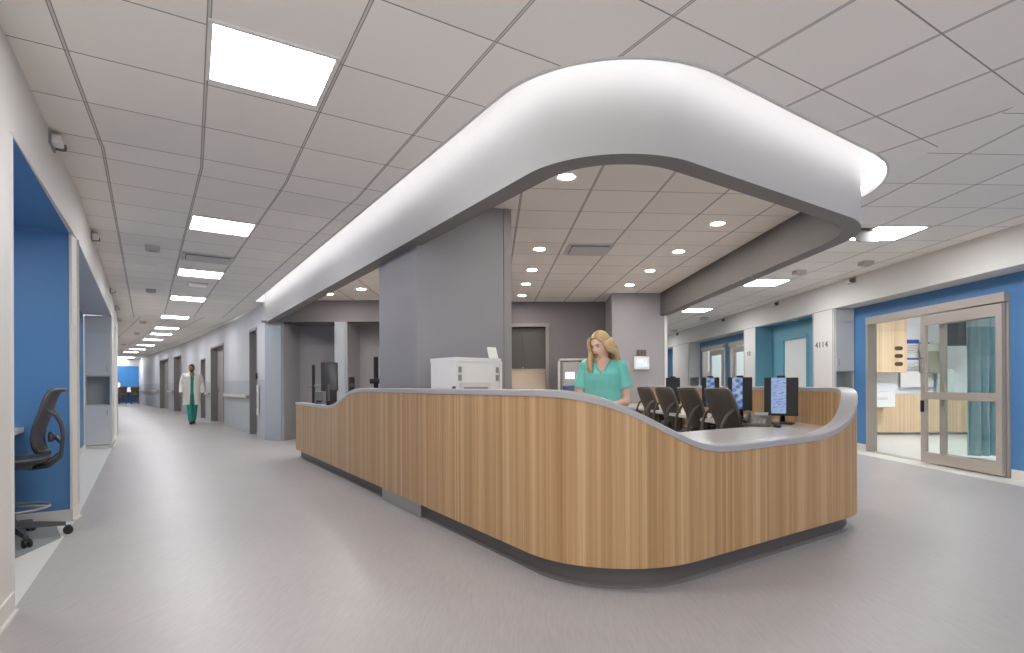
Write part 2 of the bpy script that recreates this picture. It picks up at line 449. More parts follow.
# ---- the curved soffit (drum): outer face, underside, inner face, one solid ring
def soffit():
    r = thing('ceiling_cove', 'white curved ceiling soffit sweeping above the reception desk with lit cove', 'ceiling soffit', kind='structure')
    ZT = HC + .26
    mb = MB()
    for a, b in zip(drum_out, drum_out[1:]):
        mb.face([(a[0], a[1], DRUM_Z), (b[0], b[1], DRUM_Z), (b[0], b[1], ZT), (a[0], a[1], ZT)])
    bmesh.ops.remove_doubles(mb.bm, verts=mb.bm.verts, dist=1e-4)
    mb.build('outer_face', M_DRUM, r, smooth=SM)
    mb = MB()
    for a, b, c, d in zip(drum_out, drum_out[1:], drum_in, drum_in[1:]):
        mb.face([(a[0], a[1], DRUM_Z), (c[0], c[1], DRUM_Z), (d[0], d[1], DRUM_Z), (b[0], b[1], DRUM_Z)])
    bmesh.ops.remove_doubles(mb.bm, verts=mb.bm.verts, dist=1e-4)
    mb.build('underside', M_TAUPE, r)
    mb = MB()
    for a, b in zip(drum_in, drum_in[1:]):
        mb.face([(a[0], a[1], DRUM_Z), (a[0], a[1], HC), (b[0], b[1], HC), (b[0], b[1], DRUM_Z)])
    bmesh.ops.remove_doubles(mb.bm, verts=mb.bm.verts, dist=1e-4)
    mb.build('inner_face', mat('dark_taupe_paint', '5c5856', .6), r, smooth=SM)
    # cove: rim wall at the hole, lid, trim on the edge of the tiles
    mb = MB()
    for a, b in zip(hole, hole[1:]):
        mb.face([(a[0], a[1], HC), (a[0], a[1], ZT), (b[0], b[1], ZT), (b[0], b[1], HC)])
    k = 160
    for P, Q in zip(list(zip(resample(hole, k), resample(drum_out, k)))[:-1], list(zip(resample(hole, k), resample(drum_out, k)))[1:]):
        mb.face([(P[0][0], P[0][1], ZT), (P[1][0], P[1][1], ZT), (Q[1][0], Q[1][1], ZT), (Q[0][0], Q[0][1], ZT)])
    for E in (0, -1):
        mb.face([(hole[E][0], hole[E][1], HC), (drum_out[E][0], drum_out[E][1], HC), (drum_out[E][0], drum_out[E][1], ZT), (hole[E][0], hole[E][1], ZT)])
    bmesh.ops.remove_doubles(mb.bm, verts=mb.bm.verts, dist=1e-4)
    mb.build('cove_lining', mat('cove_white', 'e8e6e4', .6), r)
    e0 = rounded(offs(drum_pts, -.2), (DRUM_R[0] + .2, DRUM_R[1] + .2)); e1 = rounded(offs(drum_pts, -.182), (DRUM_R[0] + .182, DRUM_R[1] + .182))
    e0, e1 = resample(e0, 200), resample(e1, 200)
    mb = MB()
    mb.loft([[(a[0], a[1], HC - .006), (b[0], b[1], HC - .006), (b[0], b[1], HC + .03), (a[0], a[1], HC + .03)] for a, b in zip(e0, e1)])
    mb.build('edge_trim', M_TRIM, r)
    # LED battens end to end behind the rim
    q = rounded(offs(drum_pts, -.165), (DRUM_R[0] + .165, DRUM_R[1] + .165)); L = arclen(q)
    seg = 1.0; kk = int(L[-1] / seg)
    pr = resample(q, kk * 8 + 1)
    for i in range(kk):
        pts = pr[i * 8:(i + 1) * 8 + 1]
        pts = [pts[0]] + pts[1:-1] + [(pts[-1][0] * .93 + pts[-2][0] * .07, pts[-1][1] * .93 + pts[-2][1] * .07)]
        mb = MB(); mb.tube([(p[0], p[1], HC + .075) for p in pts], .012, 8)
        mb.build('led_batten', M_STRIP, r, smooth=True)
soffit()

# ---- walls
def poly_wall(name, segs, m, z0, z1, t, label, cat='wall'):
    mb = MB()
    for p, q in segs: mb.slab(p, q, t, z0, z1)
    return struct(mb.build(name, m), label, cat)

# left wall: bulkhead, posts, blue alcove, second bay
poly_wall('wall_left', list(zip(LW[:6], LW[1:6])) + list(zip(LW[5:], LW[6:])), M_WHITE, HB, HC, .12, 'white bulkhead above the bays along the left side')
mb = MB()
mb.slab(LW[0], LW[1], .12, 0, HB)
mb.slab((-3.93, 4.62), (-4.02, 4.80), .9, 0, HB)
mb.slab((-7.81, 10.07), (-8.016, 10.353), .012, 0, HB); mb.slab((-8.016, 10.353), (-8.5, 11.02), .5, 0, HB)
for p, q in zip(LW[4:-1], LW[5:]): mb.slab(p, q, .12, 0, HB)
struct(mb.build('wall_left', M_WHITE), 'white posts and partition ends between the bays along the left side', 'wall')
al0, al1 = LW[1], (-3.93, 4.62)
mb = MB()
w0, w1 = inward(al1, .0), inward(al1, 1.5)
mb.slab(inward(al1, .004), w1, -.006, 0.1, HB - .004)
mb.slab(w1, inward(al0, 1.5), .1, 0, HB)
mb.slab(inward(al0, .04), inward(al0, 1.5), .006, 0.1, HB - .004)
struct(mb.build('wall_alcove', M_BLUE), 'blue walls of the workstation alcove with the drafting chair', 'wall')
mb = MB()
mb.prism([inward(LW[0], .004), inward(LW[1], .004), inward(al1, .004), inward(al1, 1.6), inward(LW[0], 1.6)], HB - .003, HB + .05)
struct(mb.build('ceiling_alcove', M_BLUE), 'blue ceiling of the workstation alcove', 'ceiling')
mb = MB()
mb.slab(inward((-4.02, 4.80), .4), inward((-7.81, 10.07), .4), .1, 0, HB)
struct(mb.build('wall_bay', M_BLUE), 'blue recessed wall of the bay before the white storage cabinet', 'wall')
mb = MB()
mb.prism([inward((-4.02, 4.8), .004), inward((-7.81, 10.07), .004), inward((-7.81, 10.07), .5), inward((-4.02, 4.8), .5)], HB - .003, HB + .05)
struct(mb.build('ceiling_bay', M_CORR), 'pale grey ceiling of the bay before the white storage cabinet', 'ceiling')
# baseboards (cove bases) on the left
mb = MB()
def base(mb, p, q, h=.1, t=.012): mb.slab(p, q, -t, 0, h); mb.slab(p, q, -t * 2.2, 0, .012)
base(mb, LW[0], LW[1]); base(mb, LW[1], inward(LW[1], .12), t=-.012)
mb.slab(al1, inward(al1, 1.48), -.014, 0, .1)
base(mb, al1, LW[2]); base(mb, (-7.81, 10.07), (-8.5, 11.02))
mb.slab(inward(LW[2], .385), inward(LW[3], .385), -.014, 0, .1)
struct(mb.build('baseboard_left', M_WHITE), 'white cove baseboards along the left side', 'baseboard')
mb = MB()
for p, d in ((LW[1], 0), (al1, 1), (LW[2], 0)):
    mb.box((p[0] + .006, p[1] - .006, HB / 2 + .05), (.018, .018, HB - .12), -.6)
struct(mb.build('trim_1', M_TRIM), 'white corner beads on the posts of the blue alcove', 'trim')

# corridor wall (curved, on the far side of the left corridor)
def along(path, px, z=1.1):     # plan point of the path seen at picture column px
    for a, b in zip(path, path[1:]):
        for k in range(60):
            p = (a[0] + (b[0] - a[0]) * k / 60, a[1] + (b[1] - a[1]) * k / 60); q = (a[0] + (b[0] - a[0]) * (k + 1) / 60, a[1] + (b[1] - a[1]) * (k + 1) / 60)
            cols = []
            for r in (p, q):
                X = F * r[0] / r[1]; Yp = -F * (z - CZ) / r[1]; cols.append(CX + X * math.cos(RL) - Yp * math.sin(RL))
            if cols[1] <= px <= cols[0]:
                t = (cols[0] - px) / max(1e-9, cols[0] - cols[1]); return (p[0] + (q[0] - p[0]) * t, p[1] + (q[1] - p[1]) * t)
CWf = rounded(CW, [3] * (len(CW) - 2), n=6, step=.4)
DOORS = [(257.2, 249.8, 2.41), (224, 211, 2.34), (205.5, 201, 2.06), (181.5, 174, 2.42), (168.3, 160, 2.42)]
ends = [CWf[0]]; spans = []
def sub(P, a, b):               # part of the path between plan points a and b (by Y)
    return [a] + [p for p in P if a[1] + .02 < p[1] < b[1] - .02] + [b]
cur = CWf[0]
seglist = []
for x0, x1, h in DOORS:
    a, b = along(CWf, x0), along(CWf, x1); seglist.append((cur, a)); spans.append((a, b, h)); cur = b
seglist.append((cur, CWf[-1]))
mb = MB(); ml = MB(); bb = MB()
for a, b in seglist:
    P = sub(CWf, a, b)
    for p, q in zip(P, P[1:]):
        mb.slab(p, q, -.25, 1.25, HC); ml.slab(p, q, -.25, 0, 1.25); bb.slab(p, q, .012, 0, .1)
for a, b, h in spans:
    P = sub(CWf, a, b)
    for p, q in zip(P, P[1:]): mb.slab(p, q, -.25, h, HC)
struct(mb.build('wall_corridor', M_CORR, smooth=SM), 'pale curving corridor wall with recessed doors, upper part', 'wall')
struct(ml.build('wall_corridor', M_CORR_LOW, smooth=SM), 'grey wall protection on the lower half of the curving corridor wall', 'wall')
struct(bb.build('baseboard_corridor', M_CORR_LOW), 'grey baseboard of the curving corridor wall', 'baseboard')
dl = ['narrow grey door in the corridor wall next to the dark nook beside the desk', 'wide grey door in the corridor wall behind the handrail end', 'slim dark door in the corridor wall beside the walking man',
      'dark door in the corridor wall behind the walking man', 'grey door in the corridor wall farthest along the corridor']
for i, (a, b, h) in enumerate(spans):
    t = thing('door_%d' % (i + 1), dl[i], 'door', (0, 0, 0), kind='structure')
    dx, dy = b[0] - a[0], b[1] - a[1]; L = math.hypot(dx, dy); n = (dy / L, -dx / L)
    o = lambda p, d: (p[0] + n[0] * d, p[1] + n[1] * d)
    mb = MB(); mb.slab(o(a, .17), o(b, .17), -.05, 0, h); mb.build('door_leaf', M_DOORG if i in (0, 1, 4) else M_DOORD, t)
    mb = MB()
    u = (dx / L, dy / L)
    for p, sg in ((a, 1), (b, -1)):
        q = (p[0] + u[0] * sg * .05, p[1] + u[1] * sg * .05)
        mb.slab(o(p, -.012), o(q, -.012), -.19, 0, h) if sg > 0 else mb.slab(o(q, -.012), o(p, -.012), -.19, 0, h)
    mb.slab(o(a, -.012), o(b, -.012), -.19, h - .05, h)
    mb.build('door_frame', M_FRAME, t)
    mb = MB(); hp = o((a[0] + u[0] * L * .85, a[1] + u[1] * L * .85), .15); mb.box((hp[0], hp[1], 1.02), (.12, .03, .03), math.atan2(dy, dx)); mb.box((hp[0], hp[1], 1.02), (.05, .02, .16), math.atan2(dy, dx)); mb.build('door_handle', M_STEEL, t)

# end of the left corridor
mb = MB(); mb.slab((-29.5, 33.2), (-24.9, 36.9), .15, HB, HC); struct(mb.build('wall_far', M_WHITE), 'white bulkhead across the far end of the corridor', 'wall')
mb = MB(); mb.slab((-30.3, 34.3), (-25.7, 38.0), .15, 0, HC); struct(mb.build('wall_far', M_DKBLUE), 'blue wall at the far end of the corridor', 'wall')
mb = MB(); mb.face([(-27.5, 33.8, .001), (-25.6, 34.9, .001), (-24.6, 36.6, .001), (-25.7, 38, .001), (-30.3, 34.3, .001)]); struct(mb.build('floor', M_FLOOR), 'grey floor under the far blue workstation', 'floor')
mb = MB(); mb.face([(-30.5, 33, HC), (-30.5, 38.2, HC), (-24, 38.2, HC), (-24.0, 35.0, HC)][::-1]); struct(mb.build('ceiling', M_WHITE), 'white ceiling over the far blue workstation', 'ceiling')

# nook behind the left end of the desk: face, alcoves, header
YN = 11.19
mb = MB()
mb.prism([(-5.672, 11.39), (-5.25, YN), (-5.25, 11.95), (-5.672, 11.95)], 0, DRUM_Z)
struct(mb.build('wall_nook', M_CORR_LOW), 'pale grey wall end beside the dark nook behind the low end of the desk', 'wall')
mb = MB()
mb.box((-3.4, YN + .08, (HB + HC) / 2), (4.0, .16, HC - HB))
mb.box((-1.25, YN + .5, HC / 2), (.5, 1.0, HC))
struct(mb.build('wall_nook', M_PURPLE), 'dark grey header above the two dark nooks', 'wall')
mb = MB()
mb.prism([(-4.16, YN + .001), (-3.955, YN + .001), (-3.955, 12.0), (-4.16, 12.0)], 0, HB)
struct(mb.build('wall_nook', M_CORR_LOW), 'light grey pier standing between the two dark nooks', 'wall')
mb = MB()
mb.box((-3.3, 12.0, HB / 2), (4.7, .1, HB)); mb.box((-5.22, 11.6, HB / 2), (.05, .8, HB)); mb.box((-3.93, 11.6, HB / 2), (.05, .79, HB))
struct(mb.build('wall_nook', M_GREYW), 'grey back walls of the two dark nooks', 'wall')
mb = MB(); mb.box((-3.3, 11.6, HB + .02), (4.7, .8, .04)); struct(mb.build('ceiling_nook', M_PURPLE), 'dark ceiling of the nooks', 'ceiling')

# pillar
mb = MB()
PP = [(-1.135, 5.092), (-.33, 5.405), (-.93, 6.27), (-1.725, 5.935)]
mb.prism(PP, 0, HC)
struct(mb.build('wall_pillar', M_PILLAR), 'broad grey pillar inside the reception desk reaching the ceiling', 'pillar')
mb = MB(); mb.prism([(-.345, 5.385), (-.275, 5.412), (-.33, 5.50), (-.40, 5.47)], 0, HC); struct(mb.build('trim_2', M_TRIMG), 'grey edge trim down the side of the broad pillar', 'trim')

# wall behind the desk with cabinet recess, jog wall
def atx(px, Y, py=380): return atY(px, py, Y)[0]
YF = 11.5
xa, xb = atx(512, YF) - .25, atx(546, YF)
zc = atY(530, 326.5, YF)[1]
mb = MB()
mb.box(((-1.2 + xa) / 2, YF + .06, HC / 2), (xa + 1.2, .12, HC)); mb.box(((xb + 1.37) / 2, YF + .06, HC / 2), (1.37 - xb, .12, HC))
mb.box(((xa + xb) / 2, YF + .06, (zc + HC) / 2), (xb - xa, .12, HC - zc))
mb.box(((xa + xb) / 2, YF + .68, HC / 2), (xb - xa + .3, .06, HC))
for x in (xa - .03, xb + .03): mb.box((x, YF + .4, HC / 2), (.06, .6, HC))
struct(mb.build('wall_back', M_PURPLE), 'grey purple back wall inside the desk area with a cabinet recess', 'wall')
mb = MB()
for x in (xa, xb): mb.box((x + .03, YF - .01, zc / 2), (.07, .05, zc))
mb.box(((xa + xb) / 2, YF - .01, zc + .03), (xb - xa + .14, .05, .07))
struct(mb.build('trim_3', M_TRIMG), 'grey frame around the cabinet recess in the back wall', 'trim')
mb = MB()
mb.prism([(1.37, 10.43), (2.36, 10.43), (1.75, 22), (1.37, 22)], 0, HC)
struct(mb.build('wall_jog', M_GREYW), 'light grey wall block carrying the small touch panel', 'wall')
mb = MB(); mb.box((2.385, 10.44, HC / 2 - .2), (.055, .05, HC - .4)); struct(mb.build('trim_4', M_TRIM), 'pale corner guard on the edge of the wall with the touch panel', 'trim')
mb = MB(); mb.box((1.865, 10.424, .55), (.99, .012, 1.1)); struct(mb.build('trim_5', mat('low_panel', '9b9a9a', .5)), 'grey wall protection below the small touch panel', 'trim')

# right wall: bulkhead, columns, bays
def yx(px): return 5.52 / ((px - 540) / F + .05)
YB = dict(c1=(9.47, 10.13), c2=(12.5, 13.15), c3=(17.25, 18.97))
mb = MB(); mb.prism([RW(-1), RW(22), (RW(22)[0] + .14, 22), (RW(-1)[0] + .14, -1)], HB, HC)
struct(mb.build('wall_right', M_WHITE), 'white bulkhead above the bays along the sliding glass door side', 'wall')
mb = MB()
for k_, (y0, y1) in YB.items():
    if k_ == 'c2': mb.prism([RW(y0), RW(y1), (RB(y1)[0], y1), (RB(y0)[0], y0)], 0, HB); continue
    ym_ = y0 + .33
    mb.prism([RW(ym_), RW(y1), (RB(y1)[0], y1), (RB(ym_)[0], ym_)], 0, HB)
    mb.prism([RW(y0), RW(ym_), (RW(ym_)[0] + .022, ym_), (RW(y0)[0] + .022, y0)], 0, HB)
struct(mb.build('wall_right', M_WHITE), 'white columns between the bays along the sliding glass door side', 'wall')
DY0, DY1, DZ = 6.50, 9.13, 2.20
mb = MB()
def rbslab(y0, y1, z0, z1, t=.12): mb.prism([RB(y0), RB(y1), (RB(y1)[0] + t, y1), (RB(y0)[0] + t, y0)], z0, z1)
rbslab(-1, DY0, 0, HB); rbslab(DY1, 9.6, 0, HB); rbslab(DY0, DY1, DZ, HB)
struct(mb.build('wall_right', M_BLUE), 'blue recessed wall around the large sliding glass door', 'wall')
mb = MB()
TD0, TD1, TDZ = 10.97, 11.95, 2.08
rbslab(10.13, TD0, 0, HB); rbslab(TD1, 12.5, 0, HB); rbslab(TD0, TD1, TDZ, HB)
mb.box((RW(12.5)[0] + .19, 12.49, HB / 2), (.40, .03, HB))
struct(mb.build('wall_right', M_TEAL), 'teal walls of the small bay between the two white columns', 'wall')
mb = MB()
G1 = (13.35, 14.85); G2 = (15.15, 17.0); GZ = 2.22
rbslab(13.15, G1[0], 0, HB); rbslab(G1[1], G2[0], 0, HB); rbslab(G2[1], 17.25, 0, HB); rbslab(G1[0], G1[1], GZ, HB); rbslab(G2[0], G2[1], GZ, HB)
rbslab(18.97, 22, 0, HB)
struct(mb.build('wall_right', mat('soft_blue_paint', '5a8db3', .5)), 'soft blue wall around the two far glass doors', 'wall')
mb = MB()
mb.prism([(RW(-1)[0] + .14, -1), (RW(9.5)[0] + .14, 9.5), (RB(9.5)[0], 9.5), (RB(-1)[0], -1)], HB, HB + .04)
mb.prism([(RW(12.9)[0] + .14, 12.9), (RW(22)[0] + .14, 22), (RB(22)[0], 22), (RB(12.9)[0], 12.9)], HB, HB + .04)
struct(mb.build('ceiling_bay', M_WHITE), 'white underside of the bulkhead over the sliding glass door', 'ceiling')
mb = MB(); mb.prism([(RW(9.9)[0] + .14, 9.9), (RW(12.6)[0] + .14, 12.6), (RB(12.6)[0], 12.6), (RB(9.9)[0], 9.9)], HB, HB + .04)
struct(mb.build('ceiling_bay', M_TEAL), 'teal underside of the bulkhead over the teal bay', 'ceiling')
mb = MB(); mb.box((3.3, 22.05, HC / 2), (5, .1, HC)); struct(mb.build('wall_far', M_WHITE), 'white wall closing the corridor beyond the touch panel wall', 'wall')
mb = MB()
for y0, y1 in ((-1, DY0 - .02), (DY1 + .02, 9.47), (10.13, TD0), (13.15, G1[0]), (G1[1], G2[0])):
    mb.prism([(RB(y0)[0] - .014, y0), (RB(y1)[0] - .014, y1), RB(y1), RB(y0)], 0, .11)
for y0, y1 in YB.values(): mb.prism([(RW(y0)[0] - .012, y0), (RW(y1)[0] - .012, y1), RW(y1), RW(y0)], 0, .11)
struct(mb.build('baseboard_right', M_WHITE), 'white baseboards along the blue sliding door wall', 'baseboard')
mb = MB()
for y0, y1 in YB.values():
    for y in (y0 + .03, y1 - .03): mb.prism([(RW(y - .006)[0] - .003, y - .006), (RW(y + .006)[0] - .003, y + .006), (RW(y + .006)[0] + .01, y + .006), (RW(y - .006)[0] + .01, y - .006)], .11, HB)
    mb.prism([(RW(y0)[0] - .003, y0), (RW(y1)[0] - .003, y1), (RW(y1)[0] + .01, y1), (RW(y0)[0] + .01, y0)], HB - .006, HB + .006)
struct(mb.build('trim_6', M_TRIMG), 'thin grey reveal lines on the white columns', 'trim')

# patient room behind the big door (walls, ceiling)
YR = 12.07
mb = MB()
mb.box((8.1, YR + .05, 1.4), (5.2, .1, 2.8)); mb.box((10.6, 7.5, 1.4), (.1, 9.4, 2.8)); mb.box((8.1, 2.95, 1.4), (5.2, .1, 2.8))
struct(mb.build('wall_room', mat('room_paint', 'e8e9ea', .6)), 'white walls of the patient room behind the sliding glass door', 'wall')
mb = MB(); mb.box((8.15, 7.5, 2.78), (4.9, 9.3, .04)); struct(mb.build('ceiling_room', M_WHITE), 'white ceiling of the patient room', 'ceiling')
mb = MB(); mb.box((7.0, 15.3, 1.4), (.1, 5.6, 2.8)); mb.box((6.2, 12.35, 1.4), (1.7, .1, 2.8)); mb.box((6.2, 17.6, 1.4), (1.7, .1, 2.8)); mb.box((6.1, 15, 2.75), (1.9, 5.3, .05))
struct(mb.build('wall_room', mat('room_paint_b', 'eef0ee', .6)), 'bright white walls of the rooms behind the two far glass doors', 'wall')

# ================================================================== FIXTURES ON THE CEILING
def light_panel(cx, cy, az, label, group, w=.575, m=M_PANEL):
    t = thing('ceiling_light', label, 'ceiling light', (cx, cy, HC), -az, group)
    mb = MB(); h = w / 2; fw = .022
    for sx, sy, dx, dy in ((0, h, w + fw, fw), (0, -h, w + fw, fw), (h, 0, fw, w - fw), (-h, 0, fw, w - fw)): mb.box((sx, sy, -.004), (dx, dy, .014))
    mb.build('frame', M_WHITEP, t)
    mb = MB(); mb.box((0, 0, -.001), (w - fw, w - fw, .008)); mb.build('diffuser', m, t)
    return t
gl = 'square light panels along the left corridor'
lights_left = [(at(271, 68, HC), -.5644), (at(222, 226, HC), -.62), (at(200.5, 273.5, HC), -.62), (at(188, 298.5, HC), -.63), (at(175, 317, HC), -.65), (at(167, 328, HC), -.68),
               (at(161, 334, HC), -.7), (at(153, 339.5, HC), -.72), (at(146, 345, HC), -.74), (at(137.5, 349, HC), -.76), (at(131, 352, HC), -.78)]
ll = ['big square ceiling light panel above the corridor, largest of all', 'second ceiling light panel down the corridor, just before the slot air vent', 'third ceiling light panel, just past the slot air vent',
      'fourth ceiling light panel in the corridor row', 'fifth ceiling light panel in the corridor row', 'sixth ceiling light panel in the corridor row', 'seventh ceiling light panel in the corridor row',
      'eighth ceiling light panel in the corridor row', 'ninth ceiling light panel in the corridor row', 'tenth ceiling light panel in the corridor row', 'eleventh and last ceiling light panel in the corridor row']
for i, (((x, y), az), lb) in enumerate(zip(lights_left, ll)): light_panel(x, y, az, lb, gl)
gr = 'square light panels along the sliding door corridor'
for (x, y), lb in zip((at(886.5, 233, HC), at(766, 282.5, HC), at(697, 310, HC)), ('ceiling light panel beside the curved soffit, before the sliding glass door', 'ceiling light panel in front of the teal bay', 'ceiling light panel beyond the edge of the soffit, near the far glass doors')):
    light_panel(x, y, -.0524, lb, gr, m=M_PANELR)
# unseen panels added above and behind the camera as fill light
for x, y in ((.55, -.2), (3.4, -.6), (4.18, 3.25)): light_panel(x, y, -.3, 'added unseen ceiling light panel above and behind the camera', 'added light panels behind the camera', m=M_PANELR)
light_panel(3.3, 18.9, -.0524, 'ceiling light panel hidden past the touch panel wall', gr, m=M_PANELR)

dls = [(566.5, 176.7), (539.5, 249), (532, 269.7), (526, 284), (522, 295.5), (717.5, 223.5), (678.7, 251.5), (650, 270.7), (629.5, 285), (329, 294)]
dn = ['round downlight just inside the curved tip of the soffit', 'downlight beside the square air vent, first after the tip one by the pillar', 'downlight second in the line running along the pillar', 'downlight third in the line running along the pillar', 'downlight at the far end of the line along the pillar',
      'downlight closest to the curved corner over the monitors', 'downlight second in the line along the dark inner soffit face', 'downlight third in the line along the dark inner soffit face', 'downlight at the far end of the line along the dark inner soffit face', 'small downlight seen above the dark nook']
for (x, y), lb in zip(dls, dn):
    px, py = at(x, y, HC)
    t = thing('downlight', lb, 'downlight', (px, py, HC), 0, 'round downlights inside the soffit')
    mb = MB(); mb.lathe([(.062, -.002), (.085, -.006), (.085, .004), (.062, .004)], n=28); mb.build('trim_ring', M_WHITEP, t, smooth=SM)
    mb = MB(); mb.lathe([(.001, -.001), (.064, -.003), (.064, .003), (.001, .003)], n=28); mb.build('lens', M_DOWN, t)
for x, y in ((-2.4, 8.6), (-3.2, 9.9), (-.9, 8.4)):  # unseen downlights added to brighten the nooks
    t = thing('downlight', 'added downlight for the nooks, unseen behind the pillar', 'downlight', (x, y, HC), 0, 'added downlights unseen behind the pillar')
    mb = MB(); mb.lathe([(.001, -.001), (.07, -.003), (.07, .003), (.001, .003)], n=28); mb.build('lens', M_DOWN, t)

t = thing('ceiling_light', 'added unseen light panel brightening the blue workstation alcove', 'ceiling light', (-3.55, 3.05, HB - .004), .6)  # unseen panel added to brighten the alcove walls
mb = MB(); mb.box((0, 0, -.004), (.62, .32, .012)); mb.build('frame', M_WHITEP, t)
mb = MB(); mb.box((0, 0, -.012), (.58, .28, .008)); mb.build('diffuser', emis('alcove_fill_glow', 'fffdf8', 22), t)
for x, y, lb in ((-24.9, 33.2, 'added light panel before the far blue workstation'), (-27.0, 35.3, 'added light panel over the far blue workstation')):  # panels added to brighten the far blue wall
    t = light_panel(x, y, -.7, lb, 'added light panels at the far workstation', w=.8)
# air vents
def vent(cx, cy, rz, w, d, label):
    t = thing('air_vent', label, 'air vent', (cx, cy, HC), rz)
    mb = MB()
    mb.box((0, 0, -.022), (w, d, .012), bev=.004); mb.build('face_plate', M_VENT, t)
    mb = MB()
    for sx, sy, dx, dy in ((0, d / 2 + .02, w + .1, .05), (0, -d / 2 - .02, w + .1, .05), (w / 2 + .03, 0, .05, d), (-w / 2 - .03, 0, .05, d)): mb.box((sx, sy, -.004), (dx, dy, .012))
    mb.build('frame', M_VENT, t)
    mb = MB(); mb.box((0, 0, .0), (w + .03, d + .02, .006)); mb.build('throat', M_VENTD, t)
p = at(588, 249.5, HC); vent(p[0], p[1], .0855, .46, .46, 'square grey air vent in the ceiling inside the soffit')
p = at(208, 258, HC); vent(p[0] , p[1], .62, .5, .38, 'grey slot air vent in the corridor ceiling between two light panels')
# grey square detectors
ds = [((152.5, 248), 'grey square detector on the corridor ceiling beside the second light panel'), ((151, 290.5), 'grey square detector on the corridor ceiling beside the fourth light panel'), ((143, 322), 'grey square detector on the corridor ceiling, third of the row'),
      ((137, 333), 'grey square detector on the corridor ceiling, fourth of the row'), ((124, 345), 'grey square detector on the corridor ceiling, farthest of the row'),
      ((866, 263), 'grey square detector above the cabinet with room number, by the light panel'), ((799, 272), 'grey square detector on the ceiling in front of the teal bay'), ((704.4, 318), 'grey square detector near the far glass doors'), ((674, 330.6), 'grey square detector next to the edge of the touch panel wall')]
for (q, lb) in ds:
    x, y = at(q[0], q[1], HC - .02)
    t = thing('ceiling_detector', lb, 'detector', (x, y, HC), .6 if q[0] < 300 else .05, 'square detectors on the corridor ceilings')
    mb = MB(); mb.box((0, 0, -.028), (.15, .15, .056), bev=.006); mb.build('housing', M_VENT, t)
    mb = MB(); mb.box((0, 0, -.057), (.10, .10, .008)); mb.build('grille', mat('detector_grille', 'a9a6a4', .6), t)
p = at(197.5, 285, HC - .03)
t = thing('exit_sign_box', 'small white box hanging under the ceiling past the third light panel', 'ceiling box', (p[0], p[1], HC), .62)
mb = MB(); mb.box((0, 0, -.04), (.26, .12, .07), bev=.008); mb.build('body', M_WHITEP, t)
mb = MB(); mb.box((0, 0, -.003), (.3, .16, .008)); mb.build('plate', M_TRIM, t)
# translucent edge lit sign by the soffit
x, y = 3.66, 6.15
t = thing('hanging_sign', 'grey oval sign plate hanging from the ceiling beside the curved soffit corner', 'sign', (x, y, HC), .1)
mb = MB(); mb.box((-.06, 0, -.012), (.24, .05, .024), bev=.004); mb.build('bracket', M_CHAR, t)
mb = MB(); pts = [(sx * .085 + .075 * math.cos(a), .062 * math.sin(a)) for sx, r0 in ((1, -PI / 2), (-1, PI / 2)) for a in [r0 + PI * k / 10 for k in range(11)]]
mb.loft([[(p[0], -.005, p[1] - .085) for p in pts], [(p[0], .005, p[1] - .085) for p in pts]]); mb.build('sign_plate', mat('sign_grey', '8a8785', .5), t)

# dome call lights along the bulkheads
def call_light(x, y, z, rz, label, grp):
    t = thing('call_light', label, 'call light', (x, y, z), rz, grp)
    mb = MB(); mb.box((0, -.006, 0), (.20, .014, .085), bev=.004); mb.build('wall_plate', M_GREYP, t)
    mb = MB(); mb.box((-.03, -.036, 0), (.12, .06, .06), bev=.012); mb.build('body', M_WHITEP, t, smooth=SM)
    mb = MB(); mb.lathe([(.001, -.03), (.024, -.03), (.026, .0), (.022, .026), (.001, .032)], c=(.058, -.045, -.008), n=18, M=Matrix.Rotation(PI / 2, 4, 'X')); mb.build('lens', M_LENS, t, smooth=SM)
def lwall_at(px):
    for a, b in zip(LW, LW[1:]):
        for k in range(80):
            p = (a[0] + (b[0] - a[0]) * k / 80, a[1] + (b[1] - a[1]) * k / 80)
            if CX + F * p[0] / p[1] >= px: return p, math.atan2(b[1] - a[1], b[0] - a[0])
LWr = LW[::-1]
def lwall(px):
    best = min(((abs(CX + F * (a[0] + (b[0] - a[0]) * k / 80) / (a[1] + (b[1] - a[1]) * k / 80) - px), (a[0] + (b[0] - a[0]) * k / 80, a[1] + (b[1] - a[1]) * k / 80), math.atan2(b[1] - a[1], b[0] - a[0])) for a, b in zip(LW[:6], LW[1:6]) for k in range(81)), key=lambda q: q[0])
    return best[1], best[2]
cl = ['call light with dark lens high on the white bulkhead above the blue alcove', 'call light on the white bulkhead above the second bay', 'call light on the bulkhead, third along the corridor', 'call light on the bulkhead, fourth along the corridor', 'call light on the bulkhead, farthest along the corridor']
for (Yw, pxy), lb in zip(((3.74, 145), (6.12, 232), (9.6, 288), (11.7, 305.5), (13.8, 318)), cl):
    for a, b in zip(LW, LW[1:]):
        if a[1] <= Yw <= b[1]:
            k = (Yw - a[1]) / (b[1] - a[1]); x = a[0] + (b[0] - a[0]) * k; az = math.atan2(b[1] - a[1], b[0] - a[0])
    call_light(x, Yw, HC - .06, az, lb, 'dome call lights along the left bulkhead')
cr = ['call light on the bulkhead above the cabinet with the room number', 'call light on the bulkhead above the teal bay', 'call light on the bulkhead above the two far glass doors', 'call light on the bulkhead by the touch panel wall']
for q, lb in zip((8.95, 11.5, 14.4, 18.4), cr):
    call_light(RW(q)[0], q, HC - .06, -PI / 2 + .05, lb, 'dome call lights along the sliding door bulkhead')

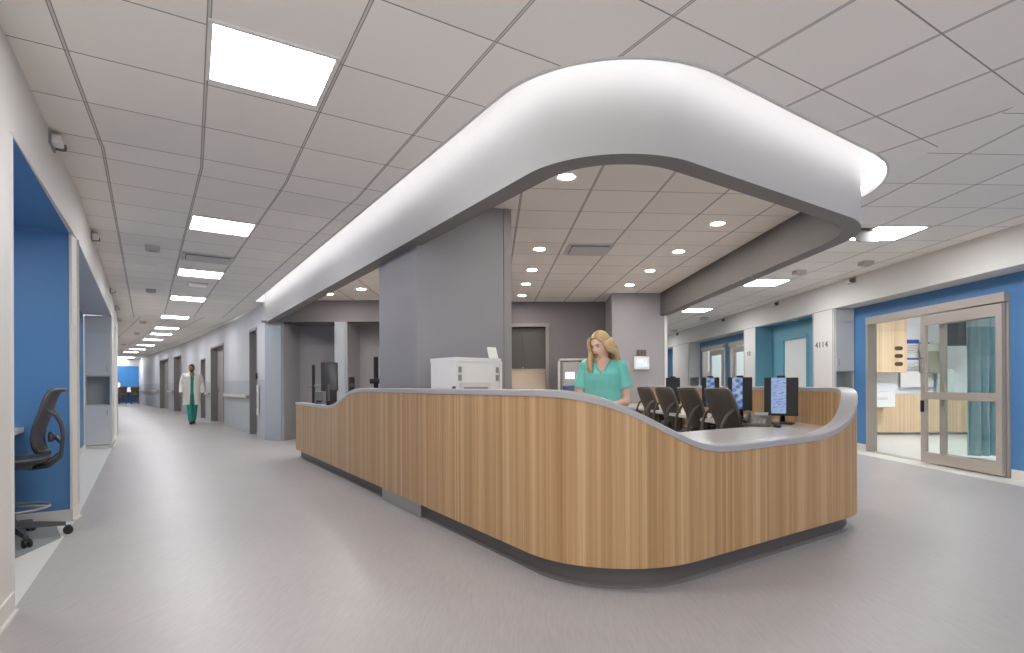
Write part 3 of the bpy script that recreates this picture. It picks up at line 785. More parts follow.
# ================================================================== RECEPTION DESK
dk = rounded(desk_pts, (.68, .70))
DL = arclen(dk); S0 = .4346
CAP = [(s + (S0 if i else 0), z) for i, (s, z) in enumerate([(0, .866), (1.361, .866), (1.53, .872), (1.702, .889), (1.977, .938), (2.271, 1.015), (2.472, 1.066), (2.66, 1.088), (2.912, 1.097), (6.20, 1.099), (6.364, 1.094), (6.514, 1.073), (6.65, 1.038), (6.785, .983), (6.928, .907), (7.057, .848), (7.173, .803), (7.306, .774), (7.421, .765), (7.591, .762), (8.31, .766), (8.45, .767), (8.56, .775), (8.713, .800), (8.873, .849), (9.01, .930), (9.128, 1.010), (9.24, 1.062), (9.36, 1.086), (9.52, 1.095)])]
def zcap(s):                # smoothed
    return sum(interp(CAP, s + d) * w for d, w in ((-.09, .15), (-.045, .2), (0, .3), (.045, .2), (.09, .15)))
TW = .105
dki = resample(rounded(offs(desk_pts, TW), (.68 - TW, .70 - TW)), 4000)
def inner_of(i):            # point of the inner face opposite outer point i (along the local normal)
    a = Vector(dk[max(0, i - 1)]); b = Vector(dk[min(len(dk) - 1, i + 1)]); u = (b - a).normalized(); return (dk[i][0] - u.y * TW, dk[i][1] + u.x * TW)
din = [inner_of(i) for i in range(len(dk))]
zc_ = [zcap(s) for s in DL]
desk = thing('reception_desk', 'long curved reception desk clad in vertical striped wood with grey cap', 'reception desk')
CT = .038
mb = MB()
for i in range(len(dk) - 1):
    a, b = dk[i], dk[i + 1]; za, zb = zc_[i] - CT, zc_[i + 1] - CT
    mb.face([(a[0], a[1], .13), (b[0], b[1], .13), (b[0], b[1], zb), (a[0], a[1], za)], [(DL[i], .13), (DL[i + 1], .13), (DL[i + 1], zb), (DL[i], za)])
    a2, b2 = din[i], din[i + 1]
    mb.face([(a[0], a[1], .13), (a2[0], a2[1], .13), (b2[0], b2[1], .13), (b[0], b[1], .13)], [(DL[i], 0), (DL[i], .1), (DL[i + 1], .1), (DL[i + 1], 0)])
for E in (0, -1):
    a, b = dk[E], din[E]; z = zc_[E] - CT
    mb.face([(a[0], a[1], .13), (b[0], b[1], .13), (b[0], b[1], z), (a[0], a[1], z)], [(0, 0), (.1, 0), (.1, z), (0, z)])
bmesh.ops.remove_doubles(mb.bm, verts=mb.bm.verts, dist=1e-5)
mb.build('front_panel', M_WOOD, desk, smooth=SM, fix=False)
mb = MB()
for i in range(len(dk) - 1):
    a, b = din[i], din[i + 1]; za, zb = zc_[i] - CT, zc_[i + 1] - CT
    mb.face([(a[0], a[1], .02), (a[0], a[1], za), (b[0], b[1], zb), (b[0], b[1], .02)], [(DL[i] + 30, .13), (DL[i] + 30, za), (DL[i + 1] + 30, zb), (DL[i + 1] + 30, .13)])
bmesh.ops.remove_doubles(mb.bm, verts=mb.bm.verts, dist=1e-5)
mb.build('inner_panel', M_WOOD, desk, smooth=SM, fix=False)
mb = MB(); rings = []
for i in range(len(dk)):
    o, n_ = Vector(dk[i]), Vector(din[i]); d = (n_ - o).normalized(); o2 = o - d * .006; n2 = n_ + d * .006; z = zc_[i]
    e = .006
    rings.append([(o2.x, o2.y, z - CT), (n2.x, n2.y, z - CT), (n2.x, n2.y, z - e), ((n2 - d * e).x, (n2 - d * e).y, z), ((o2 + d * e).x, (o2 + d * e).y, z), (o2.x, o2.y, z - e)])
mb.loft(rings); mb.build('cap', M_CAP, desk, smooth=math.radians(30))
kick = offs(desk_pts, .075); kp = rounded(kick, (.68 - .075, .70 - .075)); kq = rounded(offs(desk_pts, .098), (.68 - .098, .70 - .098))
kk1, kk2 = resample(kp, 240), resample(kq, 240)
mb = MB(); mb.loft([[(a[0], a[1], 0), (b[0], b[1], 0), (b[0], b[1], .135), (a[0], a[1], .135)] for a, b in zip(kk1, kk2)]); mb.build('toe_kick', M_KICK, desk, smooth=math.radians(30))
kb1 = resample(rounded(offs(desk_pts, .060), (.68 - .06, .70 - .06)), 240)
mb = MB(); mb.loft([[(a[0], a[1], 0.0005), (b[0], b[1], 0.0005), (b[0], b[1], .022), (a[0], a[1], .014)] for a, b in zip(kb1, kk1)]); mb.build('kick_toe', mat('kick_toe_rubber', '6f6a68', .35), desk, smooth=math.radians(30))
# metal access plate in the toe kick
def front_pt(px, d=0):
    p = along([desk_pts[0], desk_pts[1]][::-1], px, .07) if False else None
    y = 3.5
    A, B = desk_pts[0], desk_pts[1]
    best = min(range(2001), key=lambda k: abs(CX + F * (A[0] + (B[0] - A[0]) * k / 2000) / (A[1] + (B[1] - A[1]) * k / 2000) - px)); k = best / 2000
    u = Vector((B[0] - A[0], B[1] - A[1])).normalized()
    return (A[0] + (B[0] - A[0]) * k - u.y * d, A[1] + (B[1] - A[1]) * k + u.x * d)
mb = MB(); mb.slab(front_pt(379, .03), front_pt(417, .03), .045, .005, .128); mb.build('kick_plate', M_STEEL, desk)['label'] = 'metal access plate in the dark toe kick'

# worktop (continuous)
ZW = .762
wo = offs(desk_pts, TW + .002)
wi_f = offs(desk_pts, .82); 
A1, A2 = wi_f[0], wi_f[1]
# inner edges: front run 0.80 deep, end run 0.56 deep, back run 0.78 deep
def seg_off(i, d):
    a, b = desk_pts[i], desk_pts[i + 1]; u = Vector((b[0] - a[0], b[1] - a[1])).normalized(); return ((a[0] - u.y * d, a[1] + u.x * d), (u.x, u.y))
f0, e0_, b0 = seg_off(0, .80), seg_off(1, .78), seg_off(2, .74)
ca = lineint(f0[0], f0[1], e0_[0], e0_[1]); cb = lineint(e0_[0], e0_[1], b0[0], b0[1])
u0 = Vector(f0[1]); fs = f0[0]
be = (desk_pts[3][0] - .80, desk_pts[3][1])
wpath = [p for p in rounded(wo, (.68 - TW, .70 - TW))]
pc_ = seg_off(0, .155)
def onl(line, q, d): return lineint(line[0], line[1], q, d)
nt_ = [onl(f0, (-1.125, 5.085), (.932, .362)), onl(pc_, (-1.125, 5.085), (.932, .362)), onl(pc_, (-1.735, 5.95), (.92, .39)), onl(f0, (-1.735, 5.95), (.92, .39))]
poly = wpath + [(wpath[-1][0] - .69, wpath[-1][1])] + [cb, ca] + nt_ + [fs]
mb = MB(); mb.prism(poly, ZW - .035, ZW)
worktop = tag(mb.build('worktop', M_TOP), 'pale grey continuous worktop running inside the reception desk', 'worktop')
# drawer pedestals under the back run
gp = 'drawer pedestals under the worktop'
u2 = Vector(b0[1])
for i, yy in enumerate((5.62, 6.64, 8.7)):
    c = Vector((cb[0], cb[1])) + u2 * (yy - cb[1]) - Vector((u2.y, -u2.x)) * -.36
    t = thing('drawer_pedestal', ['wood drawer pedestal under the worktop between the two front mesh chairs', 'wood drawer pedestal under the worktop between the middle mesh chairs', 'wood drawer pedestal under the worktop by the farthest mesh chair'][i], 'drawer pedestal', (c.x, c.y, 0), math.atan2(u2.y, u2.x), gp)
    mb = MB(); mb.box((0, 0, .36), (.30, .50, .70), bev=.004); mb.build('body', M_DKCAB, t)
    for z in (.17, .40, .60):
        mb = MB(); mb.box((0, .258, z), (.28, .018, .19), bev=.003); d = mb.build('drawer', mat('drawer_wood', 'a98a66', .5, var=.1, scale=12), t)
        mb = MB(); mb.tube([(-.06, .265, z + .05), (-.06, .292, z + .05), (.06, .292, z + .05), (.06, .265, z + .05)], .005, 8); mb.build('handle', M_STEEL, d)

# ================================================================== CHAIRS
def rings_box(x, y, z, hx, hz): pass
def make_chair(label, group, seat_h=.47, back_top=1.08, ring=False, arms=True, fab=M_MESH, frame=M_CHAR, loc=(0, 0, 0), rz=0, name='office_chair', lean=1.0, sup=1.0, base_rot=0, ys=None, cup=1.0):
    """mesh task chair that faces local +Y"""
    t = thing(name, label, 'chair', loc, rz, group)
    # five star base with castors
    mb = MB()
    for k in range(5):
        a = PI / 2 + base_rot + k * 2 * PI / 5; d = Vector((math.cos(a), math.sin(a), 0)); n = Vector((-d.y, d.x, 0))
        rr = []
        for s_, z_, h_, w_ in ((.03, .112, .05, .026), (.16, .100, .04, .022), (.305, .082, .026, .018)):
            c = d * s_; rr.append([c + n * w_ + Vector((0, 0, z_ - h_ / 2)), c - n * w_ + Vector((0, 0, z_ - h_ / 2)), c - n * w_ * .7 + Vector((0, 0, z_ + h_ / 2)), c + n * w_ * .7 + Vector((0, 0, z_ + h_ / 2))])
        mb.loft(rr)
    mb.lathe([(.04, .075), (.045, .10), (.04, .145), (.028, .155)], n=18)
    base_ = mb.build('base', frame, t, smooth=SM)
    for k in range(5):
        a = PI / 2 + base_rot + k * 2 * PI / 5; d = Vector((math.cos(a), math.sin(a), 0)); n = Vector((-d.y, d.x, 0)); c = d * .318
        mb = MB()
        R = Matrix.Rotation(a + PI / 2, 4, 'Z') @ Matrix.Rotation(PI / 2, 4, 'Y')
        for sg in (-1, 1):
            mb.lathe([(.006, -.009), (.027, -.009), (.031, -.004), (.031, .004), (.027, .009), (.006, .009)], c=c + d * 0 + Vector((0, 0, .031)) + (R @ Vector((0, 0, sg * .016))), n=16, M=R)
        mb.box((c.x, c.y, .052), (.036, .03, .03), a); mb.build('caster', M_BLACK, base_, smooth=SM)
    mb = MB(); mb.lathe([(.028, .14), (.028, seat_h - .22), (.02, seat_h - .22), (.02, seat_h - .06), (.03, seat_h - .06)], n=16)
    mb.box((0, -.02, seat_h - .055), (.17, .26, .05), bev=.012); mb.build('column', frame, t, smooth=SM)
    if ring:
        mb = MB(); pts = [(.215 * math.cos(2 * PI * k / 36), .215 * math.sin(2 * PI * k / 36), .235) for k in range(37)]
        mb.tube(pts, .009, 8)
        for k in range(3): a = k * 2 * PI / 3 + .4; mb.tube([(.02 * math.cos(a), .02 * math.sin(a), .25), (.215 * math.cos(a), .215 * math.sin(a), .235)], .008, 8)
        mb.build('foot_ring', M_GREYP, t, smooth=True)
    # seat: curved shell with a waterfall front
    mb = MB(); rr = []
    for y_, dz, hw, th in ((-.22, .02, .19, .02), (-.19, .004, .225, .04), (-.08, -.006, .242, .05), (.06, -.004, .245, .05), (.17, .0, .24, .05), (.225, -.016, .22, .045), (.25, -.045, .19, .028)):
        ring_ = []
        for k in range(20):
            a = 2 * PI * k / 20; cx_ = math.copysign(abs(math.cos(a)) ** .6, math.cos(a)); cz = math.copysign(abs(math.sin(a)) ** .7, math.sin(a))
            ring_.append((cx_ * hw, y_, seat_h - .02 + dz + cz * th / 2 + .022 * (cx_ ** 2)))
        rr.append(ring_)
    mb.loft(rr); mb.build('seat', fab, t, smooth=SM)
    # backrest: S curved mesh shell, wider in the middle, with a frame round it
    H = back_top - seat_h - .06
    prof = [(k, -.185 + (y_ + .185) * lean, w_) for k, y_, w_ in ((0, -.19, .145), (.10, -.185, .16), (.22, -.175, .178), (.36, -.19, .197), (.52, -.22, .215), (.70, -.262, .225), (.86, -.295, .222), (.93, -.308, .212), (.98, -.316, .188), (1.0, -.319, .15))]
    if ys: prof = [(k, y_, w_) for (k, _, w_), y_ in zip(prof, ys)]
    Z0 = seat_h + .05
    def pt(i, s_, off=0):
        k, y_, hw = prof[i]; return (s_ * hw, y_ - off + cup * (-.06 * (1 - s_ ** 2) + .045 * s_ ** 2), Z0 + k * H)
    mb = MB()
    front = [[pt(i, -1 + 2 * j / 10) for j in range(11)] for i in range(len(prof))]
    back = [[pt(i, -1 + 2 * j / 10, .014) for j in range(11)] for i in range(len(prof))]
    mb.loft([f_ + b_[::-1] for f_, b_ in zip(front, back)])
    bk = mb.build('backrest', fab, t, smooth=SM)
    mb = MB()
    edge = [Vector(pt(i, -1)) for i in range(len(prof))] + [Vector(pt(len(prof) - 1, s_)) for s_ in (-.6, -.2, .2, .6)] + [Vector(pt(i, 1)) for i in range(len(prof) - 1, -1, -1)] + [Vector(pt(0, s_)) for s_ in (.5, 0, -.5)]
    edge.append(edge[0]); mb.tube([e_ + Vector((0, -.006, 0)) for e_ in edge], .016, 8)
    mb.build('back_frame', frame, bk, smooth=True)
    # spine: from under the seat out and up to the middle of the back, splitting in a Y
    mb = MB()
    ym, zm = prof[5][1] - .075, Z0 + .62 * H
    for sg in (-1, 1):
        mb.tube([(sg * .05, -.10, seat_h - .07), (sg * .12, -.24, seat_h - .055), (sg * .155, -.335, seat_h + .01), (sg * .17, -.352, seat_h + .15), (sg * .18, -.335, Z0 + .45 * H), (sg * .19, -.292, Z0 + .60 * H), (sg * .205, -.235, Z0 + .68 * H)], [.02, .02, .019, .016, .015, .015, .013], 10)
    mb.tube([(-.165, -.345, seat_h + .10), (-.08, -.30, seat_h + .14), (.08, -.30, seat_h + .14), (.165, -.345, seat_h + .10)], .013, 8)
    mb.box((0, -.26, seat_h + .15), (.20, .05, .07), bev=.015)
    if sup != 1:
        for v in mb.bm.verts: v.co.y = -.12 + (v.co.y + .12) * sup if v.co.y < -.12 else v.co.y
    mb.build('back_support', frame, t, smooth=True)
    if arms:
        for sg in (-1, 1):
            mb = MB(); mb.tube([(sg * .13, -.03, seat_h - .06), (sg * .26, -.05, seat_h - .03), (sg * .272, -.06, seat_h + .06), (sg * .272, -.06, seat_h + .19)], [.016, .018, .018, .016], 10)
            mb.box((sg * .272, -.01, seat_h + .205), (.085, .25, .03), bev=.012); mb.build('armrest', frame, t, smooth=SM)
    return t
g = 'mesh chairs lined up at the monitors'
ch = make_chair('dark mesh office chair drawn up to the end monitor, beside the desk phone', g, .47, 1.085, loc=(1.90, 5.10, 0), rz=-PI / 2 + .2)
copy_tree(ch, (1.91, 6.13, 0), -PI / 2 + .15, 'second dark mesh chair from the desk phone', g)
copy_tree(ch, (1.87, 7.15, 0), -PI / 2 + .22, 'third dark mesh chair from the desk phone', g)
copy_tree(ch, (1.79, 8.0, 0), -PI / 2 + .2, 'last dark mesh chair in the row, near the touch panel wall', g)
make_chair('slate grey mesh drafting chair with foot ring in front of the blue alcove wall', None, .60, 1.11, ring=True, arms=False, fab=M_SLATE, frame=mat('graphite_plastic', '47474a', .45), loc=(-3.86, 4.02, 0), rz=math.atan2(.65, .76) + PI / 2, name='drafting_chair', lean=.25, sup=.74, base_rot=PI, cup=.55, ys=(-.165, -.150, -.142, -.150, -.172, -.196, -.214, -.226, -.243, -.262))

# ================================================================== COMPUTERS
def screen_mat(name, style):
    m = bpy.data.materials.new(name); m.use_nodes = True
    nt = m.node_tree; b = nt.nodes['Principled BSDF']; b.inputs['Base Color'].default_value = (.02, .02, .02, 1); b.inputs['Roughness'].default_value = .25
    uv = N(nt, 'ShaderNodeTexCoord'); sp = N(nt, 'ShaderNodeSeparateXYZ'); nt.links.new(uv.outputs['Object'], sp.inputs[0])
    rp = N(nt, 'ShaderNodeValToRGB')
    if style == 'text':
        nz = N(nt, 'ShaderNodeTexNoise'); mp = N(nt, 'ShaderNodeMapping'); mp.inputs['Scale'].default_value = (30, 30, 150); nt.links.new(uv.outputs['Object'], mp.inputs[0]); nt.links.new(mp.outputs[0], nz.inputs['Vector']); nz.inputs['Scale'].default_value = 1
        el = rp.color_ramp.elements; el[0].position = .36; el[0].color = rgb('7a92c4'); el[1].position = .5; el[1].color = rgb('a9c2f0')
        nt.links.new(nz.outputs['Fac'], rp.inputs[0])
    else:
        nz = N(nt, 'ShaderNodeTexVoronoi'); mp = N(nt, 'ShaderNodeMapping'); mp.inputs['Scale'].default_value = (18, 18, 22); nt.links.new(uv.outputs['Object'], mp.inputs[0]); nt.links.new(mp.outputs[0], nz.inputs['Vector'])
        nz.inputs['Scale'].default_value = 1
        el = rp.color_ramp.elements; el[0].position = .2; el[0].color = rgb('2f5cae'); el[1].position = .75; el[1].color = rgb('b4c6dc')
        x_ = el.new(.45); x_.color = rgb('6d93cc')
        nt.links.new(nz.outputs['Distance'], rp.inputs[0])
    nt.links.new(rp.outputs[0], b.inputs['Emission Color']); b.inputs['Emission Strength'].default_value = .45
    return m
M_SCR_T, M_SCR_B = screen_mat('screen_text', 'text'), screen_mat('screen_blue', 'blue')
def monitor(x, y, rz, label, scr, w=.30, h=.34, sw=.125, so=-.03, z0=ZW, group='black monitors on the worktop'):
    """screen faces local -Y"""
    t = thing('computer_monitor', label, 'monitor', (x, y, z0), rz, group)
    mb = MB(); mb.box((0, 0, .075 + h / 2), (w, .03, h), rx=-.04, bev=.006); hs = mb.build('housing', M_BLACK, t)
    mb = MB(); mb.box((0, .04, .10 + h / 2), (w * .6, .05, h * .55), bev=.02); mb.build('back_shell', M_BLACK, t, smooth=SM)
    mb = MB(); mb.box((so, -.018, .085 + h / 2), (sw, .006, h * .93), rx=-.04); mb.build('screen', scr, t)
    mb = MB(); mb.tube([(0, .075, .02), (0, .07, .12), (0, .055, .22)], [.024, .02, .02], 10); mb.build('stand', M_BLACK, t, smooth=True)
    mb = MB(); mb.box((0, .02, .009), (.20, .17, .018), bev=.006); mb.build('foot', M_BLACK, t)
    mb = MB(); mb.box((0, 0, .075 + h + .008), (.07, .035, .02), bev=.005); mb.build('webcam', M_BLACK, t)
    return t
def facing(x, y, turn=0): return math.atan2(x, -y) * -1 + turn if False else math.atan2(-x, y) * 1 + turn
def mon_at(px, Y): return (atx(px, Y), Y)
x, y = mon_at(781, 4.98); monitor(x, y, math.atan2(-x, y) - .15, 'black monitor with a strip of pale document showing, beside the desk phone', M_SCR_T, w=.285, h=.345, sw=.125, so=-.018)
x, y = mon_at(740, 5.9); monitor(x, y, math.atan2(-x, y) - .15, 'black monitor with bright blue pictures on its screen strip', M_SCR_B, w=.245, h=.36, sw=.105, so=-.025)
x, y = mon_at(710.5, 6.9); monitor(x, y, math.atan2(-x, y) - .1, 'black monitor with blue screen strip behind the two middle chairs', M_SCR_B, w=.21, h=.37, sw=.095, so=.0)
x, y = mon_at(673, 7.9); monitor(x, y, math.atan2(-x, y) + .25, 'all-dark monitor at the far end of the monitor row', M_BLACK, w=.20, h=.38, sw=.14, so=0)
# desk phone
px_, py_ = atx(757, 4.78, 415), 4.78
ph = thing('desk_phone', 'dark grey desk phone with raised handset on the worktop', 'phone', (px_, py_, ZW), math.radians(-28))
mb = MB()
mb.loft([[(-.11, -.10, 0), (.11, -.10, 0), (.11, .10, 0), (-.11, .10, 0)], [(-.11, -.10, .02), (.11, -.10, .02), (.11, .10, .085), (-.11, .10, .085)]]); mb.build('body', M_CHAR, ph)
mb = MB(); mb.tube([(-.085, -.085, .05), (-.085, -.05, .066), (-.085, .06, .098), (-.085, .095, .105)], [.026, .018, .018, .026], 10); mb.build('handset', M_CHAR, ph, smooth=True)
mb = MB(); mb.box((.03, .055, .103), (.11, .06, .006), rx=math.radians(18)); mb.build('display', M_GREYP, ph)
mb = MB()
for i in range(4):
    for j in range(3): mb.box((-.01 + .035 * j, -.07 + .027 * i, .031 + .0088 * i), (.024, .017, .008), rx=math.radians(18))
mb.build('keypad', M_GREYP, ph)
xx = atx(777, 4.60, 424)
ms = thing('computer_mouse', 'small black mouse on the worktop in front of the document monitor', 'mouse', (xx, 4.60, ZW), .1)
mb = MB(); mb.ball((0, 0, .014), (.03, .052, .018)); mb.build('shell', M_BLACK, ms, smooth=True)
mb = MB(); mb.tube([(0, .05, .008), (.02, .09, .005), (.06, .14, .005), (.08, .2, .006)], .003, 6); mb.build('cord', M_BLACK, ms, smooth=True)
xx = atx(728, 5.35, 424)
kb = thing('keyboard', 'grey keyboard on the worktop between the mesh chairs and the blue picture monitor', 'keyboard', (1.90, 5.62, ZW), -1.35)
mb = MB(); mb.box((0, 0, .01), (.42, .14, .016), bev=.004); mb.build('tray', M_GREYP, kb)
mb = MB()
for i in range(14):
    for j in range(5): mb.box((-.19 + .029 * i, -.05 + .025 * j, .021), (.023, .019, .007))
mb.build('keys', M_CHAR, kb)

# printer / white countertop machine
pp = Vector((atx(431, 4.72), 4.72)); 
pc = Vector((atx(455.5, 4.42), 4.42)); pr_ = Vector((atx(500.5, 4.72), 4.72))
prn = thing('printer', 'white boxy printer with vent slots behind the reception desk front', 'printer', (pc.x, pc.y, ZW), 0)
zt = atY(455, 357, pc.y)[1] - ZW
a_, b_ = pp - pc, pr_ - pc
mb = MB(); mb.prism([(0, 0), tuple(b_), tuple(a_ + b_), tuple(a_)], .0, zt - .03); 
mb.build('body', M_WHITEP, prn)
mb = MB(); c0 = (a_ + b_) / 2
grow = lambda v: tuple(c0 + (v - c0) * 1.02)
mb.prism([grow(Vector((0, 0))), grow(b_), grow(a_ + b_), grow(a_)], zt - .032, zt); mb.build('lid', M_WHITEP, prn)
ub = b_.normalized(); nb = Vector((ub.y, -ub.x))
rzb = math.atan2(ub.y, ub.x)
for s_ in (.06, .92):
    for z in (zt - .10, zt - .165):
        q = b_ * s_ + nb * .003 if s_ > .5 else b_ * (s_ + .03) + nb * .003
        mb = MB(); mb.box((q.x, q.y, z), (.028, .008, .05), rzb); mb.build('vent_slot', M_GREYP, prn)
q = b_ * .42 + nb * .004; mb = MB(); mb.box((q.x, q.y, zt - .285), (b_.length * .66, .012, .16), rzb); mb.build('tray_door', mat('off_white', 'd3cfca', .45), prn)
q = b_ * .42 + nb * .011; mb = MB(); mb.box((q.x, q.y, zt - .262), (b_.length * .52, .008, .04), rzb); mb.build('tray_slot', M_GREYP, prn)
q = b_ * .99 + nb * .006; mb = MB(); mb.box((q.x, q.y, zt / 2 - .01), (.022, .02, zt - .03), rzb); mb.build('side_rail', M_WHITEP, prn)
q = b_ * .93 + (a_ * .18); mb = MB(); mb.box((q.x, q.y, zt + .045), (.09, .015, .11), rzb, rx=-.35); mb.build('output_flap', M_WHITEP, prn)
q = a_ * .06 - Vector((.0, .03)); mb = MB(); mb.tube([(q.x, q.y, zt - .36), (q.x - .01, q.y - .01, zt - .30), (q.x + .01, q.y - .01, zt - .235)], [.016, .02, .014], 10); mb.box((q.x - .045, q.y - .005, zt - .315), (.03, .02, .025)); mb.build('latch', M_CHAR, prn, smooth=SM)

# equipment at the low end of the desk
ZL = ZW
def at_desk(px, Y): return atx(px, Y), Y
def pole(x, y, z0, h, label, arm=True, r=.022):
    t = thing('equipment_pole', label, 'pole stand', (x, y, z0), .2)
    mb = MB(); mb.tube([(0, 0, 0), (0, 0, h)], r, 12); mb.build('pole', M_BLACK, t, smooth=SM)
    mb = MB(); mb.box((0, 0, .012), (.15, .13, .024), bev=.006); mb.build('base', M_BLACK, t)
    if arm == 1:
        mb = MB(); mb.tube([(-.09, 0, h * .53), (.10, 0, h * .545), (.2, .0, h * .54)], [.018, .022, .016], 10); mb.build('clamp_arm', M_GREYP, t, smooth=True)
    elif arm == 2:
        mb = MB(); mb.box((0, 0, h * .60), (.14, .06, .06), bev=.012); mb.build('clamp', M_BLACK, t, smooth=SM)
        mb = MB(); mb.box((-.05, 0, .04), (.10, .08, .08), bev=.012); mb.build('shoe', M_BLACK, t, smooth=SM)
    return t
zt = atY(313.5, 365, 8.1)[1]
pole(*at_desk(313.5, 8.1), ZW, zt - ZW, 'thin black equipment pole with clamp arm at the low end of the desk', 1)
zt = atY(377, 357, 6.3)[1]; pole(*at_desk(376, 6.3), ZW, zt - ZW, 'black pole stand beside the pillar corner, rising above the desk cap', 2, .026)
x, y = at_desk(329.5, 7.6)
t = thing('tilted_monitor', 'tall dark screen leaning at the low end of the desk, beside the thin pole', 'monitor', (x, y, ZW), .45)
zt = atY(329, 363, 7.6)[1] - ZW
mb = MB(); mb.box((0, 0, zt - .19), (.22, .025, .40), rx=-.16, bev=.005); mb.build('housing', M_BLACK, t)
mb = MB(); mb.box((0, -.016, zt - .19), (.195, .006, .36), rx=-.16); mb.build('screen', mat('glossy_dark_screen', '35373a', .1), t)
mb = MB(); mb.tube([(0, .05, .01), (0, .06, .12), (0, .03, zt - .3)], [.03, .022, .02], 10); mb.build('stand', M_BLACK, t, smooth=True)
mb = MB(); mb.box((0, .05, .012), (.16, .14, .024), bev=.005); mb.build('foot', M_BLACK, t)
x, y = at_desk(319, 7.75)
t = thing('label_printer', 'small grey label printer at the low end of the desk under the clamp arm', 'printer', (x, y, ZW), .35)
mb = MB(); mb.box((0, 0, .14), (.11, .16, .28), bev=.012); mb.build('body', mat('mid_grey_plastic', '6d6f72', .4), t)
mb = MB(); mb.box((0, -.082, .14), (.07, .008, .03)); mb.build('slot', M_BLACK, t)
x, y = at_desk(331.5, 7.25)
t = thing('card_reader', 'black upright card reader in front of the leaning dark screen', 'card reader', (x, y, ZW), .3)
mb = MB(); mb.box((0, 0, .16), (.13, .11, .32), bev=.02); mb.build('body', M_BLACK, t, smooth=SM)
mb = MB(); mb.box((-.03, -.055, .27), (.03, .03, .22), bev=.006); mb.build('reader_arm', M_CHAR, t)
x, y = at_desk(351.5, 6.9)
zt = atY(351, 377, 6.9)[1]
t = thing('desk_speaker', 'small black speaker rising behind the step of the desk cap', 'speaker', (x, y, ZW), .5)
mb = MB(); mb.box((0, 0, (zt - ZW) / 2), (.07, .08, zt - ZW), bev=.012); mb.build('cabinet_shell', M_BLACK, t, smooth=SM)
mb = MB(); mb.lathe([(.001, -.004), (.026, -.004), (.026, .004), (.001, .004)], c=(0, -.042, (zt - ZW) - .1), n=16, M=Matrix.Rotation(PI / 2, 4, 'X')); mb.build('cone', M_CHAR, t)

# ================================================================== CABINETS, PANELS, SIGNS
def cabinet(name, label, P, Q, depth, zs, niche, m=M_CAB, handles=True, base=.06):
    """tall unit whose front runs P-Q (left to right as seen), built back to +depth; zs: upper door z range, niche, lower door"""
    dx, dy = Q[0] - P[0], Q[1] - P[1]; L = math.hypot(dx, dy); rz = math.atan2(dy, dx)
    t = thing(name, label, 'cabinet', (P[0], P[1], 0), rz)
    z0, n0, n1, z1, zt = zs
    mb = MB(); th = .018
    for x in (th / 2, L - th / 2): mb.box((x, depth / 2, zt / 2), (th, depth, zt))
    mb.box((L / 2, depth - .006, zt / 2), (L - 2 * th, .012, zt)); mb.box((L / 2, depth / 2, .03), (L - 2 * th, depth, .06))
    for z in (n0, n1, zt - .01): mb.box((L / 2, depth / 2, z), (L - 2 * th, depth - .01, th))
    mb.box((L / 2, .01, (z1 + zt) / 2), (L, .018, zt - z1))
    mb.build('body', m, t)
    mb = MB(); mb.box((L / 2, depth - .02, (n0 + n1) / 2), (L - 2 * th, .012, n1 - n0 - .02)); mb.build('niche_back', M_NICHE_SHADE, t)
    for a, b, hz in ((z0, n0 - .012, n0 - .14), (n1 + .012, z1 - .006, n1 + .14)):
        mb = MB(); mb.box((L / 2, -.010, (a + b) / 2), (L - .008, .018, b - a), bev=.003); d = mb.build('door', m, t)
        mb = MB(); mb.tube([(L * .86, -.018, hz - .05), (L * .86, -.04, hz - .05), (L * .86, -.04, hz + .05), (L * .86, -.018, hz + .05)], .005, 8); mb.build('handle', M_STEEL, d, smooth=True)
    return t
P, Q = inward((-7.81, 10.07), .385), inward((-7.81, 10.07), .015)
zz = lambda py, Y: atY(100, py, Y)[1]
cabinet('storage_cabinet', 'tall pale grey storage cabinet with open niche beyond the blue bay', P, Q, .32, (.07, zz(405, 9.97), zz(376, 9.97), zz(332, 9.97), HB - .012), True)
def cab_face(label, y, z_open=(.92, atY(844, 371, 9.45)[1])):
    x0, x1 = RW(y)[0] + .026, RB(y)[0] - .004; L = x1 - x0
    t = thing('wall_cabinet', label, 'cabinet', (x0, y, 0), 0, 'white cabinets in the column returns')
    d = .31; zo = z_open[1]; zt = HB - .006
    mb = MB()
    for x in (.009, L - .009): mb.box((x, d / 2, zt / 2), (.018, d, zt))
    mb.box((L / 2, d - .006, zt / 2), (L - .036, .012, zt))
    for z in (.03, z_open[0], zo, zt - .01): mb.box((L / 2, d / 2, z), (L - .036, d - .012, .02))
    mb.build('body', M_CAB, t)
    mb = MB(); mb.box((L / 2, d - .02, (z_open[0] + zo) / 2), (L - .04, .012, zo - z_open[0] - .03)); mb.build('niche_back', M_NICHE_SHADE, t)
    for nm, a, b, hz in (('door', zo + .004, 2.17, zo + .15), ('top_panel', 2.18, zt, None), ('door', .06, z_open[0] + .008, z_open[0] - .15)):
        mb = MB(); mb.box((L / 2, -.009, (a + b) / 2), (L - .004, .018, b - a), bev=.003); dd = mb.build(nm, M_CAB, t)
        if hz:
            mb = MB(); mb.tube([(L * .14, -.018, hz - .05), (L * .14, -.04, hz - .05), (L * .14, -.04, hz + .05), (L * .14, -.018, hz + .05)], .005, 8); mb.build('handle', M_STEEL, dd, smooth=True)
cab_face('white wall cabinet with open niche beside the room number column', 9.47)
cab_face('white wall cabinet in the farthest column, beyond the two far glass doors', 17.25)

